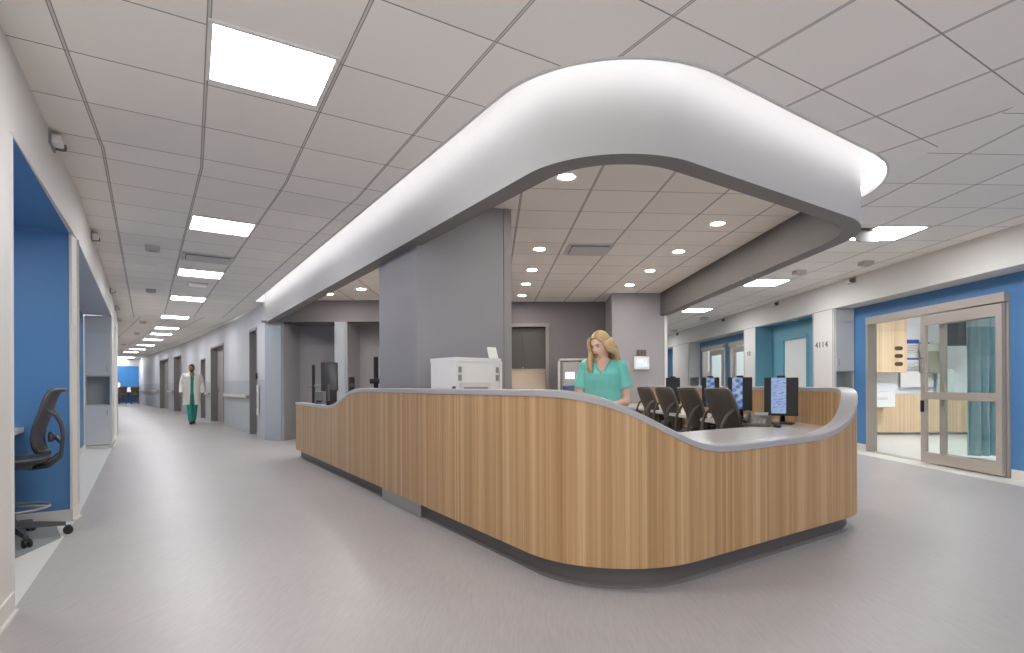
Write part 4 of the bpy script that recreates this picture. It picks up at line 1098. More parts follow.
# dark cabinets and lit splashback in the recess of the back wall
zb_ = atY(530, 367.5, YF + .25)[1]
t = thing('wall_cupboard', 'dark double-door cupboard in the recess of the back wall behind the desk', 'cabinet', ((xa + xb) / 2, YF + .36, 0), 0)
W_ = xb - xa - .01
mb = MB(); mb.box((0, .03, (zb_ + zc) / 2 + .01), (W_, .5, zc - zb_ - .03)); mb.build('body', M_DKCAB, t)
for sx in (-1, 1):
    mb = MB(); mb.box((sx * W_ / 4, -.23, (zb_ + zc) / 2), (W_ / 2 - .0015, .02, zc - zb_ + .06), bev=.003); mb.build('door', M_DKCAB, t)
mb = MB(); mb.box((0, -.10, zb_ + .0), (W_ * .8, .05, .012)); mb.build('under_light', emis('under_light_glow', 'fff2e4', 9), t)
t = thing('counter_unit', 'beige splashback and counter under the dark cupboard behind the desk', 'counter', ((xa + xb) / 2, YF + .36, 0), 0)
mb = MB(); mb.box((0, .27, .5 + zb_ / 2), (W_, .02, zb_ - 1.0 + .02)); mb.build('splashback', mat('beige_laminate', 'cdbfae', .5, var=.05, scale=9), t)
mb = MB(); mb.box((0, 0, .90), (W_, .56, .04), bev=.004); mb.build('counter_top', M_TOP, t)
mb = MB(); mb.box((0, .02, .44), (W_, .5, .88)); mb.build('base_unit', M_DKCAB, t)

# medication dispensing cabinet on the back wall
Yd = 10.9
t = thing('dispensing_machine', 'white dispensing machine with small lit screen behind the woman', 'machine', (atx(576, Yd), Yd, 0), 0)
w_ = 36 / F * Yd; zt = atY(576, 358.5, Yd)[1]
mb = MB(); mb.box((0, .15, zt / 2), (w_, .3, zt), bev=.01)
mb.build('body', M_GREYP, t)
mb = MB()
for sx in (-1, 1): mb.box((sx * (w_ / 2 - .02), -.02, zt / 2), (.04, .05, zt))
mb.box((0, -.02, zt - .02), (w_, .05, .04)); mb.build('frame', M_TRIM, t)
mb = MB(); mb.box((-.05, -.012, zt - .36), (w_ * .62, .02, .60), bev=.02); mb.build('front_panel', mat('pale_grey_plastic', 'aeabaa', .4), t)
mb = MB(); mb.box((atx(570, Yd) - atx(576, Yd), -.026, atY(570, 375.5, Yd)[1]), (.17, .012, .125)); mb.build('screen', emis('small_screen_glow', 'e6fffb', 1.3), t)
mb = MB(); mb.tube([(w_ * .1, -.03, zt - .05), (w_ * .24, -.04, zt - .09), (w_ * .28, -.04, zt - .25)], .012, 8); mb.build('cable', M_BLACK, t, smooth=True)
Yc = 10.3
t = thing('blue_chair', 'dark blue padded chair back in front of the dispensing machine', 'chair', (atx(569.5, Yc), Yc - .35, 0), .1)
zt = atY(569, 384.5, Yc)[1]
mb = MB(); mb.box((0, .22, zt - .2), (.22, .05, .36), rx=-.1, bev=.022); mb.build('backrest', mat('navy_vinyl', '37456b', .5), t, smooth=SM)
mb = MB(); mb.box((0, 0, .46), (.42, .42, .07), bev=.025); mb.build('seat', MATS['navy_vinyl'], t, smooth=SM)
for sx in (-1, 1):
    for sy in (-1, 1):
        mb = MB(); mb.tube([(sx * .18, sy * .17, .45), (sx * .2, sy * .19, 0)], .012, 8); mb.build('leg', M_STEEL, t, smooth=True)
mb = MB(); mb.tube([(-.1, .22, .45), (-.1, .25, zt - .2)], .012, 8); mb.tube([(.1, .22, .45), (.1, .25, zt - .2)], .012, 8); mb.build('back_post', M_STEEL, t, smooth=True)

# touch panel and little dark sign
Yj = 10.42
t = thing('touch_panel', 'small white framed touch panel with pale blue screen on the grey wall', 'touch panel', (atx(641.5, Yj), Yj, atY(641.5, 363, Yj)[1]), 0)
mb = MB(); mb.box((0, -.018, 0), (.285, .035, .245), bev=.008); mb.build('frame', M_WHITEP, t)
mb = MB(); mb.box((.0, -.038, .005), (.21, .006, .165)); mb.build('screen', emis('panel_screen_glow', 'a9cbe6', .5), t)
mb = MB(); mb.box((-.03, -.042, .03), (.10, .003, .06)); mb.box((.05, -.042, -.03), (.07, .003, .05)); mb.build('screen_window', emis('panel_window_glow', 'e3f0fa', .55), t)
mb = MB(); mb.box((0, -.02, .126), (.2, .03, .008)); mb.build('top_edge', mat('yellow_strip', 'c9a548', .5), t)
t = thing('wall_switch_plate', 'three small dark switches in a row above the touch panel', 'switch plate', (atx(641.5, Yj), Yj, atY(641.5, 353, Yj)[1]), 0)
mb = MB(); mb.box((0, -.006, 0), (.19, .012, .13), bev=.003); mb.build('plate', mat('taupe_plastic', '7b7470', .5), t)
for k in (-1, 0, 1):
    mb = MB(); mb.box((k * .058, -.014, 0), (.042, .012, .10), bev=.003); mb.build('rocker', M_CHAR, t)

# room numbers
def number(txt, x, y, z, rz, h, label):
    t = thing('room_number', label, 'room number', (x, y, z), rz)
    adv = h * .98
    for k, chh in enumerate(txt):
        cu = bpy.data.curves.new('tmp', 'FONT'); cu.body = chh; cu.size = h * 1.38; cu.align_x = 'CENTER'; cu.align_y = 'CENTER'; cu.extrude = .004
        tmp = bpy.data.objects.new('tmp', cu); C.objects.link(tmp); bpy.context.view_layer.update()
        me = bpy.data.meshes.new_from_object(tmp.evaluated_get(bpy.context.evaluated_depsgraph_get())); me.name = 'digit'
        bpy.data.objects.remove(tmp); bpy.data.curves.remove(cu)
        o = bpy.data.objects.new('digit', me); C.objects.link(o); o.parent = t; me.materials.clear(); me.materials.append(mat('dark_lettering', '6a6766', .5))
        o.location = ((k - (len(txt) - 1) / 2) * adv, 0, 0); o.rotation_euler = (PI / 2, 0, 0); o.scale = (1.25, 1, 1)
Yn = 9.84; number('4114', RW(Yn)[0] - .004, Yn, atY(825, 345, Yn)[1], -PI / 2 + .05, .105, 'thin grey digits 4114 on the white column by the sliding door bay')
Yn = 12.86; number('12', RW(Yn)[0] - .004, Yn, atY(749, 354, Yn)[1], -PI / 2 + .05, .105, 'thin grey digits 12 on the white column between teal bay and far glass doors')

# handrails on the corridor wall
hr = [((248.5, 226), 'wood and metal handrail on the corridor wall between the first two doors'), ((209.5, 206.5), 'short handrail stub beside the slim door, right of the walking man'), ((199.5, 183), 'handrail on the corridor wall directly behind the walking man'), ((173.5, 169), 'short handrail between the two far corridor doors'), ((158.5, 140), 'handrail running to the far end of the corridor wall')]
for (x0, x1), lb in hr:
    a, b = along(CWf, x0), along(CWf, x1); P = offs(sub(CWf, a, b), .075)
    t = thing('handrail', lb, 'handrail', (0, 0, 0), 0, 'handrails along the curving corridor wall')
    mb = MB(); mb.loft([[(p[0] + d * .0, p[1], z) if d == 0 else (p[0] + d * .78, p[1] + d * .58, z) for d, z in ((0, .845), (.045, .845), (.045, .905), (0, .905))] for p in [(q[0] - .0, q[1] - .0) for q in P]]); mb.build('rail', mat('rail_beige', 'cfc7b8', .45), t)
    mb = MB()
    for p in (P[0], P[-1]): mb.box((p[0] + .04, p[1] + .03, .865), (.05, .12, .07), .93)
    mb.loft([[(p[0] + .015, p[1] + .01, .82), (p[0] + .035, p[1] + .025, .82), (p[0] + .035, p[1] + .025, .843), (p[0] + .015, p[1] + .01, .843)] for p in P]); mb.build('bracket', M_STEEL, t)
# white bar handle and black reader on the corridor wall by the nook
a = along(CWf, 259.2)
t = thing('wall_bar', 'white vertical bar fixture on the corridor wall end beside the nook', 'wall fixture', (a[0] - .012, a[1] - .012, 0), math.atan2(1.45, -1.08))
mb = MB(); mb.box((0, .012, atY(259, 400, a[1])[1]), (.10, .03, .66), bev=.008); mb.build('body', M_WHITEP, t)
mb = MB(); mb.box((0, .03, atY(259, 400, a[1])[1]), (.03, .012, .36), bev=.004); mb.build('inset', M_GREYP, t)
a = along(CWf, 257.6)
t = thing('door_reader', 'small black card reader on the corridor wall beside the narrow door', 'card reader', (a[0] - .01, a[1] - .01, atY(255, 376, a[1])[1]), math.atan2(1.45, -1.08))
mb = MB(); mb.box((0, .015, 0), (.08, .03, .12), bev=.006); mb.build('body', M_BLACK, t)
mb = MB(); mb.box((0, .032, .03), (.05, .006, .03)); mb.build('window', M_CHAR, t)

# shelf desk in the blue alcove
s0, s1 = inward(al1, .29), inward(al1, 1.45); u = Vector((.57, -.82))
mb = MB(); zs_ = .80
mb.prism([s0, s1, (s1[0] + u.x * 1.9, s1[1] + u.y * 1.9), (s0[0] + u.x * 1.9, s0[1] + u.y * 1.9)], zs_ - .04, zs_)
t = thing('wall_desk', 'white shelf desk fixed to the blue alcove wall beside the drafting chair', 'desk')
mb.build('desk_top', M_WHITEP, t)
mb = MB(); q = inward(al1, .8)
for k in (.1, 1.75): mb.prism([inward((al1[0] + u.x * k, al1[1] + u.y * k), 1.0), inward((al1[0] + u.x * k, al1[1] + u.y * k), 1.48), inward((al1[0] + u.x * (k + .04), al1[1] + u.y * (k + .04)), 1.48), inward((al1[0] + u.x * (k + .04), al1[1] + u.y * (k + .04)), 1.0)], zs_ - .3, zs_ - .04)
mb.build('bracket', M_STEEL, t)

# ================================================================== SLIDING GLASS DOORS
def rdoor(name, label, y0, y1, zt, leaf, lz, slide_dark=True):
    """frame on the recessed wall RB between y0 (near) and y1 (far); leaf = (ya, yb) sliding leaf, standing on the corridor side"""
    t = thing(name, label, 'sliding door', kind='structure')
    def P(y, d): return (RB(y)[0] + d, y)
    def bx(mb, ya, yb, d0, d1, z0, z1): mb.prism([P(ya, d0), P(yb, d0), P(yb, d1), P(ya, d1)], z0, z1)
    mb = MB(); bx(mb, y1 - .05, y1, -.02, .13, 0, zt - .005); bx(mb, y0, y0 + .05, -.02, .13, 0, zt - .11)
    mb.build('door_frame', M_METAL, t)
    mb = MB(); bx(mb, y0, y1 - .07, -.07, .07, zt - .11, zt); mb.build('track_header', M_METAL, t)
    mb = MB(); bx(mb, y0, y1, -.02, .13, 0.0006, .006); mb.build('threshold', M_METAL, t)
    def leafm(nm, ya, yb, d0, d1, rail):
        w = .085; h = lz
        mb = MB(); bx(mb, ya, ya + w, d0, d1, .02, h); bx(mb, yb - w, yb, d0, d1, .02, h); bx(mb, ya + w, yb - w, d0, d1, .02, .16); bx(mb, ya + w, yb - w, d0, d1, h - .14, h)
        if rail: bx(mb, ya + w, yb - w, d0, d1, .90, 1.0)
        l = mb.build(nm, M_METAL, t)
        mb = MB(); m_ = (d0 + d1) / 2
        bx(mb, ya + w, yb - w, m_ - .003, m_ + .003, .16, .90 if rail else h - .14)
        if rail: bx(mb, ya + w, yb - w, m_ - .003, m_ + .003, 1.0, h - .14)
        mb.build('glass', GLASS, l); return l
    l = leafm('sliding_leaf', leaf[0], leaf[1], -.075, -.03, True)
    mb = MB(); yb = leaf[1] - .045; bx(mb, yb - .02, yb + .02, -.10, -.075, .72, .88); mb.build('flush_pull', M_BLACK, l)
    mb = MB(); xh = RB(yb)[0] - .075
    mb.tube([(xh, yb, 1.28), (xh - .05, yb, 1.28), (xh - .05, yb, 1.48), (xh, yb, 1.48)], .008, 8); mb.tube([(xh, yb - .03, 1.28), (xh - .05, yb - .06, 1.28), (xh - .05, yb - .06, 1.42)], .006, 8); mb.build('handle', M_STEEL, l, smooth=True)
    return t, leafm
t, lf_ = rdoor('door_6', 'large metal framed sliding glass door standing half open in the blue wall', DY0, DY1, DZ, (6.53, 7.83), 2.07)
lf_('fixed_leaf', 6.57, 7.62, .03, .075, True)
rdoor('door_7', 'nearer of the two far sliding glass doors, beyond the teal bay', G1[0], G1[1], GZ, (13.4, 14.45), 2.08)
rdoor('door_8', 'farther of the two far sliding glass doors, close to the touch panel wall', G2[0], G2[1], GZ, (15.2, 16.2), 2.08)
t = thing('door_9', 'plain white door in the teal bay', 'door', kind='structure')
mb = MB(); mb.prism([(RB(TD0)[0] + .02, TD0 + .03), (RB(TD1)[0] + .02, TD1 - .03), (RB(TD1)[0] + .07, TD1 - .03), (RB(TD0)[0] + .07, TD0 + .03)], .005, TDZ - .03); mb.build('door_leaf', mat('bright_white', 'f2f4f1', .5), t)
mb = MB()
for y in (TD0, TD1): mb.prism([(RB(y)[0] - .012, y - .035), (RB(y)[0] - .012, y + .035), (RB(y)[0] + .1, y + .035), (RB(y)[0] + .1, y - .035)], 0, TDZ)
mb.prism([(RB(TD0)[0] - .012, TD0), (RB(TD1)[0] - .012, TD1), (RB(TD1)[0] + .1, TD1), (RB(TD0)[0] + .1, TD0)], TDZ - .03, TDZ + .04); mb.build('door_frame', M_TEAL, t)
mb = MB(); y = TD1 - .12; x = RB(y)[0] + .02
mb.box((x - .01, y, 1.02), (.02, .05, .2)); mb.tube([(x - .02, y, 1.06), (x - .06, y, 1.06), (x - .06, y - .11, 1.06)], .010, 8); mb.lathe([(.001, 0), (.025, 0), (.025, .02), (.001, .02)], c=(x - .02, y, 1.2), n=14, M=Matrix.Rotation(-PI / 2, 4, 'Y')); mb.build('door_handle', M_STEEL, t, smooth=SM)

# ================================================================== PATIENT ROOM CONTENTS (seen through the big door)
Yr = 11.7
def rx(px, Y): return atx(px, Y)
x0, x1 = rx(876.5, Yr) - .9, rx(907.5, Yr)
zlo, zhi, zsm = atY(890, 372.5, Yr)[1], 2.62, atY(890, 331, Yr)[1]
t = thing('wall_cabinet', 'pale wood wall cabinet with three dark oval slots in the patient room', 'cabinet', (x0, Yr, 0), 0)
W_ = x1 - x0
def wbox(c, d):
    mb = MB(); mb.prism([(c[0] - d[0] / 2, c[1] - d[1] / 2), (c[0] + d[0] / 2, c[1] - d[1] / 2), (c[0] + d[0] / 2, c[1] + d[1] / 2), (c[0] - d[0] / 2, c[1] + d[1] / 2)], c[2] - d[2] / 2, c[2] + d[2] / 2); return mb
wbox((W_ / 2, .2, (zlo + zhi) / 2), (W_, .34, zhi - zlo)).build('body', M_WOOD_PALE, t)
wbox((W_ / 2, .02, (zlo + zsm) / 2), (W_ - .01, .02, zsm - zlo - .012)).build('door', M_WOOD_PALE, t)
wbox((W_ / 2, .02, (zhi + zsm) / 2), (W_ - .01, .02, zhi - zsm - .012)).build('upper_door', M_WOOD_PALE, t)
for py in (348.3, 356, 364):
    q = (rx(899, Yr) - x0, atY(899, py, Yr)[1]); mb = MB()
    pts = [(q[0] + sx * .045 + .042 * math.cos(a), q[1] + .042 * math.sin(a)) for sx, r0 in ((1, -PI / 2), (-1, PI / 2)) for a in [r0 + PI * k / 8 for k in range(9)]]
    mb.loft([[(p[0], .008, p[1]) for p in pts], [(p[0], -.001, p[1]) for p in pts]]); mb.build('oval_slot', mat('slot_brown', '4d3a28', .6), t)
x0, x1 = rx(876.5, 11.75) - .9, rx(972, 11.75) + 1.1
zt = atY(900, 394.5, 11.75)[1]
t = thing('wainscot', 'pale wood wainscot panel along the patient room wall', 'wainscot', (x0, 11.95, 0), 0)
wbox(((x1 - x0) / 2, .03, zt / 2 + .03), (x1 - x0, .06, zt - .06)).build('panel', M_WOOD_PALE, t)
mb = MB(); mb.box(((x1 - x0) / 2, .03, zt + .01), (x1 - x0, .10, .02)); mb.build('ledge', M_TRIM, t)
t = thing('glove_box', 'white box shelf standing out low on the patient room wall', 'box', ((rx(876, 11.6) + rx(893.5, 11.6)) / 2, 11.72, atY(885, 399.5, 11.6)[1]), 0)
mb = MB(); mb.box((-.1, 0, 0), (.62, .28, .32), bev=.012); mb.build('shell', M_WHITEP, t)
mb = MB(); mb.box((-.1, -.142, .02), (.3, .008, .06)); mb.build('front_slot', M_TRIM, t)
Yw = 12.0
t = thing('whiteboard', 'small whiteboard with dark frame edge on the patient room wall', 'whiteboard', (rx(917, Yw), Yw, atY(917, 379, Yw)[1]), 0)
mb = MB(); mb.box((0, .01, 0), (.74, .02, .36)); mb.build('board', M_WHITEP, t)
mb = MB()
for s_, d in (((0, .18), (.75, .012)), ((0, -.18), (.75, .012)), ((-.37, 0), (.012, .36)), ((.37, 0), (.012, .36))): mb.box((s_[0], 0, s_[1]), (d[0], .024, d[1]))
mb.build('frame', M_GREYP, t)
def paper(px, py, w, h, label, stripe):
    t = thing('notice_sheet', label, 'notice', (rx(px, Yw), Yw + .045, atY(px, py, Yw)[1]), 0)
    mb = MB(); mb.box((0, 0, 0), (w, .008, h)); mb.build('sheet', M_WHITEP, t)
    mb = MB(); mb.box((0, -.006, h / 2 - .05), (w * .98, .004, .085 if stripe > 1 else .04)); mb.build('heading_band', mat('band_blue', '3d56a8', .5), t)
    mb = MB()
    for k in range(5): mb.box((-w * .1 * (k % 2), -.006, h / 2 - .14 - k * .035), (w * (.8 - .2 * (k % 2)), .003, .008))
    mb.build('print_lines', M_GREYP, t)
paper(914, 347, .28, .34, 'notice sheet with broad blue heading on the patient room wall', 2)
paper(914, 361.5, .28, .22, 'lower notice sheet with thin blue band on the patient room wall', 1)
paper(926, 350, .22, .36, 'notice sheet seen through the door glass beside the towel dispenser', 2)
Yt = 11.2
t = thing('wall_television', 'black television hanging tilted on the patient room wall beside the curtain', 'television', (rx(957, Yt), Yt, atY(957, 333, Yt)[1]), -.25)
mb = MB(); mb.box((0, 0, .05), (.50, .06, .62), rx=.12, bev=.008); mb.build('housing', M_BLACK, t)
mb = MB(); mb.box((0, -.034, .05), (.47, .006, .57), rx=.12); mb.build('screen', mat('tv_screen', '2b2c2e', .2), t)
mb = MB(); mb.tube([(0, .03, .05), (0, .5, .05)], .03, 10); mb.build('wall_arm', M_BLACK, t, smooth=True)
Yt = 11.75
t = thing('towel_dispenser', 'olive grey towel dispenser seen through the sliding door glass', 'dispenser', (rx(933.5, Yt), Yt, atY(933, 361.5, Yt)[1]), 0)
mb = MB(); mb.box((0, .1, 0), (.29, .22, .50), bev=.02); mb.build('cover', mat('olive_plastic', '8d8a76', .45), t)
mb = MB(); mb.box((0, .1, .30), (.33, .24, .16), bev=.01); mb.build('top_box', mat('sage_plastic', 'b9beb0', .45), t)
mb = MB(); mb.box((-.03, -.02, -.17), (.12, .02, .05), bev=.006); mb.build('outlet', M_GREYP, t)
Yt = 11.85
t = thing('wall_chart', 'pale green rounded panel low on the patient room wall behind the glass', 'wall panel', (rx(947, Yt), Yt, atY(947, 382, Yt)[1]), 0)
mb = MB(); mb.box((0, .05, 0), (.36, .1, .56), bev=.045); mb.build('panel', mat('pale_green', 'cfd9d2', .5), t, smooth=SM)
mb = MB(); mb.box((0, -.004, -.2), (.2, .02, .03)); mb.build('grip', M_TRIM, t)
# curtain
Yk = 8.05
xk0, xk1 = rx(968.5, Yk), rx(1003, Yk)
def fold(s, z): return Vector((xk0 + (xk1 - xk0) * s + .012 * math.sin(7 * s + z), Yk + .05 * math.sin(s * 21 + .3 * z) + .02 * math.sin(s * 47), z))
cur_ = thing('privacy_curtain', 'teal grey privacy curtain hanging in the patient room behind the glass', 'curtain')
zm = atY(985, 328, Yk)[1] + .02
for nm, z0, z1, m_ in (('drape', .06, zm, mat('curtain_teal', 'a3c3cb', .8, var=.12, scale=6)), ('mesh_top', zm, 2.68, mat('curtain_mesh', 'dfe8ea', .8))):
    mb = MB(); nz = 8
    fr = [[fold(i / 60, z0 + (z1 - z0) * k / nz) for i in range(61)] for k in range(nz + 1)]
    bk = [[p + Vector((0, .006, 0)) for p in r] for r in fr]
    mb.loft([a + b[::-1] for a, b in zip(fr, bk)]); mb.build(nm, m_, cur_, smooth=SM)
mb = MB(); mb.tube([(xk0 - .4, Yk, 2.72), (xk1 + .6, Yk, 2.72)], .015, 8); mb.build('track', M_STEEL, cur_, smooth=True)
# room lights
for x, y, lb in ((7.6, 9.8, 'ceiling light panel in the patient room by the wood cabinet'), (8.2, 6.6, 'ceiling light panel in the patient room behind the curtain')):
    t = thing('ceiling_light', lb, 'ceiling light', (x, y, 2.76), 0, 'light panels in the patient room')
    mb = MB(); mb.box((0, 0, -.004), (1.2, .62, .012)); mb.build('frame', M_WHITEP, t)
    mb = MB(); mb.box((0, 0, -.012), (1.16, .58, .008)); mb.build('diffuser', emis('room_panel_glow', 'f4f9ff', 26), t)
for y, lb in ((14.1, 'ceiling light panel in the room behind the nearer far glass door'), (16.2, 'ceiling light panel in the room behind the farther far glass door')):
    t = thing('ceiling_light', lb, 'ceiling light', (6.2, y, 2.72), 0, 'light panels in the far rooms')
    mb = MB(); mb.box((0, 0, -.004), (.62, 1.0, .012)); mb.build('frame', M_WHITEP, t)
    mb = MB(); mb.box((0, 0, -.012), (.58, .96, .008)); mb.build('diffuser', emis('far_room_panel_glow', 'f2fbff', 9), t)
t = thing('bay_downlight', 'tiny downlight in the teal bay ceiling', 'downlight', (RW(11.2)[0] + .22, 11.2, HB), 0)
mb = MB(); mb.lathe([(.001, -.004), (.05, -.004), (.05, 0), (.001, 0)], n=20); mb.build('lens', emis('bay_downlight_glow', 'ffffff', 90), t)
mb = MB(); mb.lathe([(.05, -.006), (.065, -.004), (.065, 0), (.05, 0)], n=20); mb.build('trim_ring', M_WHITEP, t)

# ================================================================== FAR END WORKSTATION
az = math.atan2(3.7, 4.6)
fd = thing('far_desk', 'dark blue workstation desk at the far end of the corridor', 'desk', (-26.35, 35.45, 0), az)
mb = MB(); mb.box((0, 0, .76), (3.4, .7, .05)); mb.build('desk_top', M_WHITEP, fd)
mb = MB(); mb.box((0, .1, .40), (3.3, .4, .66)); mb.build('front_panel', mat('navy_panel', '223a63', .5), fd)
mb = MB()
for sx in (-1.66, 1.66): mb.box((sx, 0, .37), (.05, .68, .74))
mb.build('side_panel', M_GREYP, fd)
for s_, lb in ((-.62, 'far workstation screen with white display beside the storage cabinet post'), (.60, 'far workstation screen with white display near the corridor wall')):
    c = Vector((-26.35 + s_ * 1.25 * math.cos(az), 35.45 + s_ * 1.25 * math.sin(az)))
    t = thing('computer_monitor', lb, 'monitor', (c.x, c.y, .785), az, 'far workstation screens')
    mb = MB(); mb.box((0, 0, .38), (.62, .04, .42), bev=.006); mb.build('housing', M_BLACK, t)
    mb = MB(); mb.box((0, -.024, .40), (.56, .006, .32)); mb.build('screen', emis('far_screen_glow', 'e8f0ff', 1.0), t)
    mb = MB(); mb.box((0, .02, .09), (.07, .04, .18)); mb.box((0, .02, .006), (.26, .18, .012)); mb.build('stand', M_BLACK, t)
t = thing('paper_stack', 'small white paper tent on the far workstation desk', 'paper', (-26.3, 35.35, .785), az)
mb = MB(); mb.loft([[(-.3, -.15, 0), (.3, -.15, 0), (.3, .15, 0), (-.3, .15, 0)], [(-.06, -.02, .26), (.1, -.02, .26), (.1, .02, .26), (-.06, .02, .26)]]); mb.build('sheets', M_WHITEP, t)
for s_, lb in ((-.72, 'dark chair at the far workstation beside the storage cabinet post'), (.70, 'dark chair at the far workstation near the corridor wall')):
    c = Vector(((-26.15, 34.45) if s_ < 0 else (-25.42, 34.75)))
    copy_tree(ch, (c.x, c.y, 0), az + (.3 if s_ < 0 else -.3), lb, 'chairs at the far workstation')

# ================================================================== PEOPLE
def baked(mb, voxel, m, name, parent, sm=2, cut=None):
    """closed shells merged into one continuous skin"""
    bmesh.ops.recalc_face_normals(mb.bm, faces=mb.bm.faces)
    me = bpy.data.meshes.new('tmp'); mb.bm.to_mesh(me); mb.bm.free()
    o = bpy.data.objects.new('tmp', me); C.objects.link(o)
    r = o.modifiers.new('r', 'REMESH'); r.mode = 'VOXEL'; r.voxel_size = voxel
    if sm: s = o.modifiers.new('s', 'SMOOTH'); s.iterations = sm; s.factor = .5
    bpy.context.view_layer.update()
    me2 = bpy.data.meshes.new_from_object(o.evaluated_get(bpy.context.evaluated_depsgraph_get())); me2.name = name
    bpy.data.objects.remove(o); bpy.data.meshes.remove(me)
    if cut:
        bm = bmesh.new(); bm.from_mesh(me2); bmesh.ops.delete(bm, geom=[f for f in bm.faces if cut(f.calc_center_median())], context='FACES'); bm.to_mesh(me2); bm.free()
    me2.materials.clear(); me2.materials.append(m)
    for p in me2.polygons: p.use_smooth = True
    q = bpy.data.objects.new(name, me2); C.objects.link(q); q.parent = parent
    return q

def ell(cx, cy, z, rx_, ry, n=20, pw=1.0):
    return [(cx + rx_ * math.copysign(abs(math.cos(2 * PI * k / n)) ** pw, math.cos(2 * PI * k / n)), cy + ry * math.copysign(abs(math.sin(2 * PI * k / n)) ** pw, math.sin(2 * PI * k / n)), z) for k in range(n)]

def head(mb, M, s=1.0, beard=0):
    """head that faces local -Y, 0.225 tall, centred between chin and crown"""
    b2 = bmesh.new(); bmesh.ops.create_uvsphere(b2, u_segments=40, v_segments=32, radius=1)
    for v in b2.verts:
        x, y, z = v.co
        X, Y, Z = x * .074, y * .092, z * .113
        if z < -.15:
            k = min(1, (-.15 - z) / .85); X *= 1 - .36 * k; 
            if Y > 0: Y *= 1 - .55 * k
            else: Y *= 1 + .02 * k
        if y < 0:
            g = lambda cx_, cz, sx, sz: math.exp(-((X - cx_) / sx) ** 2 - ((Z - cz) / sz) ** 2)
            Y -= .024 * g(0, -.026, .011, .016) + .011 * g(0, -.004, .008, .02)          # nose
            Y += .009 * (g(.030, .004, .014, .010) + g(-.030, .004, .014, .010))           # eye sockets
            Y -= .005 * g(0, .022, .05, .01)                                               # brow
            Y -= .006 * g(0, -.056, .02, .008) + .009 * g(0, -.098, .022, .014)            # lips, chin
            Y -= .004 * (g(.038, -.03, .018, .018) + g(-.038, -.03, .018, .018))           # cheeks
        v.co = (X, Y, Z)
    for sg in (-1, 1):
        bmesh.ops.create_uvsphere(b2, u_segments=10, v_segments=8, radius=1, matrix=Matrix.Translation((sg * .075, .012, -.012)) @ Matrix.Rotation(sg * .3, 4, 'Z') @ Matrix.Diagonal((.009, .019, .031, 1)))
    bmesh.ops.transform(b2, matrix=M @ Matrix.Scale(s, 4), verts=b2.verts)
    me = bpy.data.meshes.new('h'); b2.to_mesh(me); b2.free(); mb.bm.from_mesh(me); bpy.data.meshes.remove(me)

def hand(mb, p, d, palm_n, thumb_side, curl=.5, s=1.0):
    """palm at p running along d; fingers curl towards palm_n"""
    d = Vector(d).normalized(); n = (Vector(palm_n) - d * Vector(palm_n).dot(d)).normalized(); w = d.cross(n).normalized()
    p = Vector(p)
    R = Matrix((w, d, n)).transposed().to_4x4()
    mb.ball(p + d * .045 * s, (.040 * s, .050 * s, .016 * s), M=R)
    for k, (off, L) in enumerate(((-.030, .068), (-.010, .078), (.010, .074), (.029, .060))):
        b = p + d * .085 * s + w * off * s; pts = [p + d * .05 * s + w * off * .8 * s, b]; a = 0; q = b
        for j in range(3):
            a += curl * (.7 + .1 * k); q = q + (d * math.cos(a) + n * math.sin(a)) * L * s * (.42, .32, .26)[j]; pts.append(q)
        mb.tube(pts, [.0095 * s, .0095 * s, .0088 * s, .008 * s, .0065 * s], 8)
    b = p + d * .02 * s + w * thumb_side * .03 * s
    mb.tube([p + d * .01 * s, b, b + (w * thumb_side * .7 + d * .7 + n * .2) * .035 * s, b + (w * thumb_side * .55 + d * 1.2 + n * .6) * .05 * s], [.014 * s, .013 * s, .010 * s, .008 * s], 8)

def limb(mb, pts, r, n=14): 
    P = [Vector(p) for p in pts]; mb.tube(P, r, n)
    for p, q in zip(P, r): mb.ball(p, q * .99, 14, 10)

def face_parts(par, M, s, eye, lip, brow, closed=False):
    def put(mb, nm, m_): mb.xform(M @ Matrix.Scale(s, 4)); return mb.build(nm, m_, par, smooth=True)
    for sg in (-1, 1):
        mb = MB(); mb.ball((sg * .030, -.0775, .003), (.0125, .008, .004 if closed else .006)); put(mb, 'eye', mat('eye_white', 'd8d2cc', .3))
        mb = MB(); mb.ball((sg * .030, -.0850, .002), (.0055, .002, .0035 if closed else .005)); put(mb, 'iris', mat(eye[0], eye[1], .3))
        mb = MB(); mb.tube([(sg * .016, -.083, .0075), (sg * .030, -.0862, .0095), (sg * .044, -.079, .006)], .0022, 6); put(mb, 'eyelash', mat('lash', '3a2a20', .6))
        mb = MB(); mb.tube([(sg * .014, -.0905, .020), (sg * .030, -.0900, .026), (sg * .048, -.078, .020)], [.003, .0034, .002], 6); put(mb, 'eyebrow', mat(brow[0], brow[1], .7))
    mb = MB(); mb.tube([(-.022, -.083, -.058), (-.009, -.0935, -.0545), (0, -.0945, -.056), (.009, -.0935, -.0545), (.022, -.083, -.058)], [.0025, .0045, .004, .0045, .0025], 8)
    mb.tube([(-.019, -.084, -.061), (0, -.0945, -.0635), (.019, -.084, -.061)], [.0025, .005, .0025], 8); put(mb, 'lips', mat(lip[0], lip[1], .45))

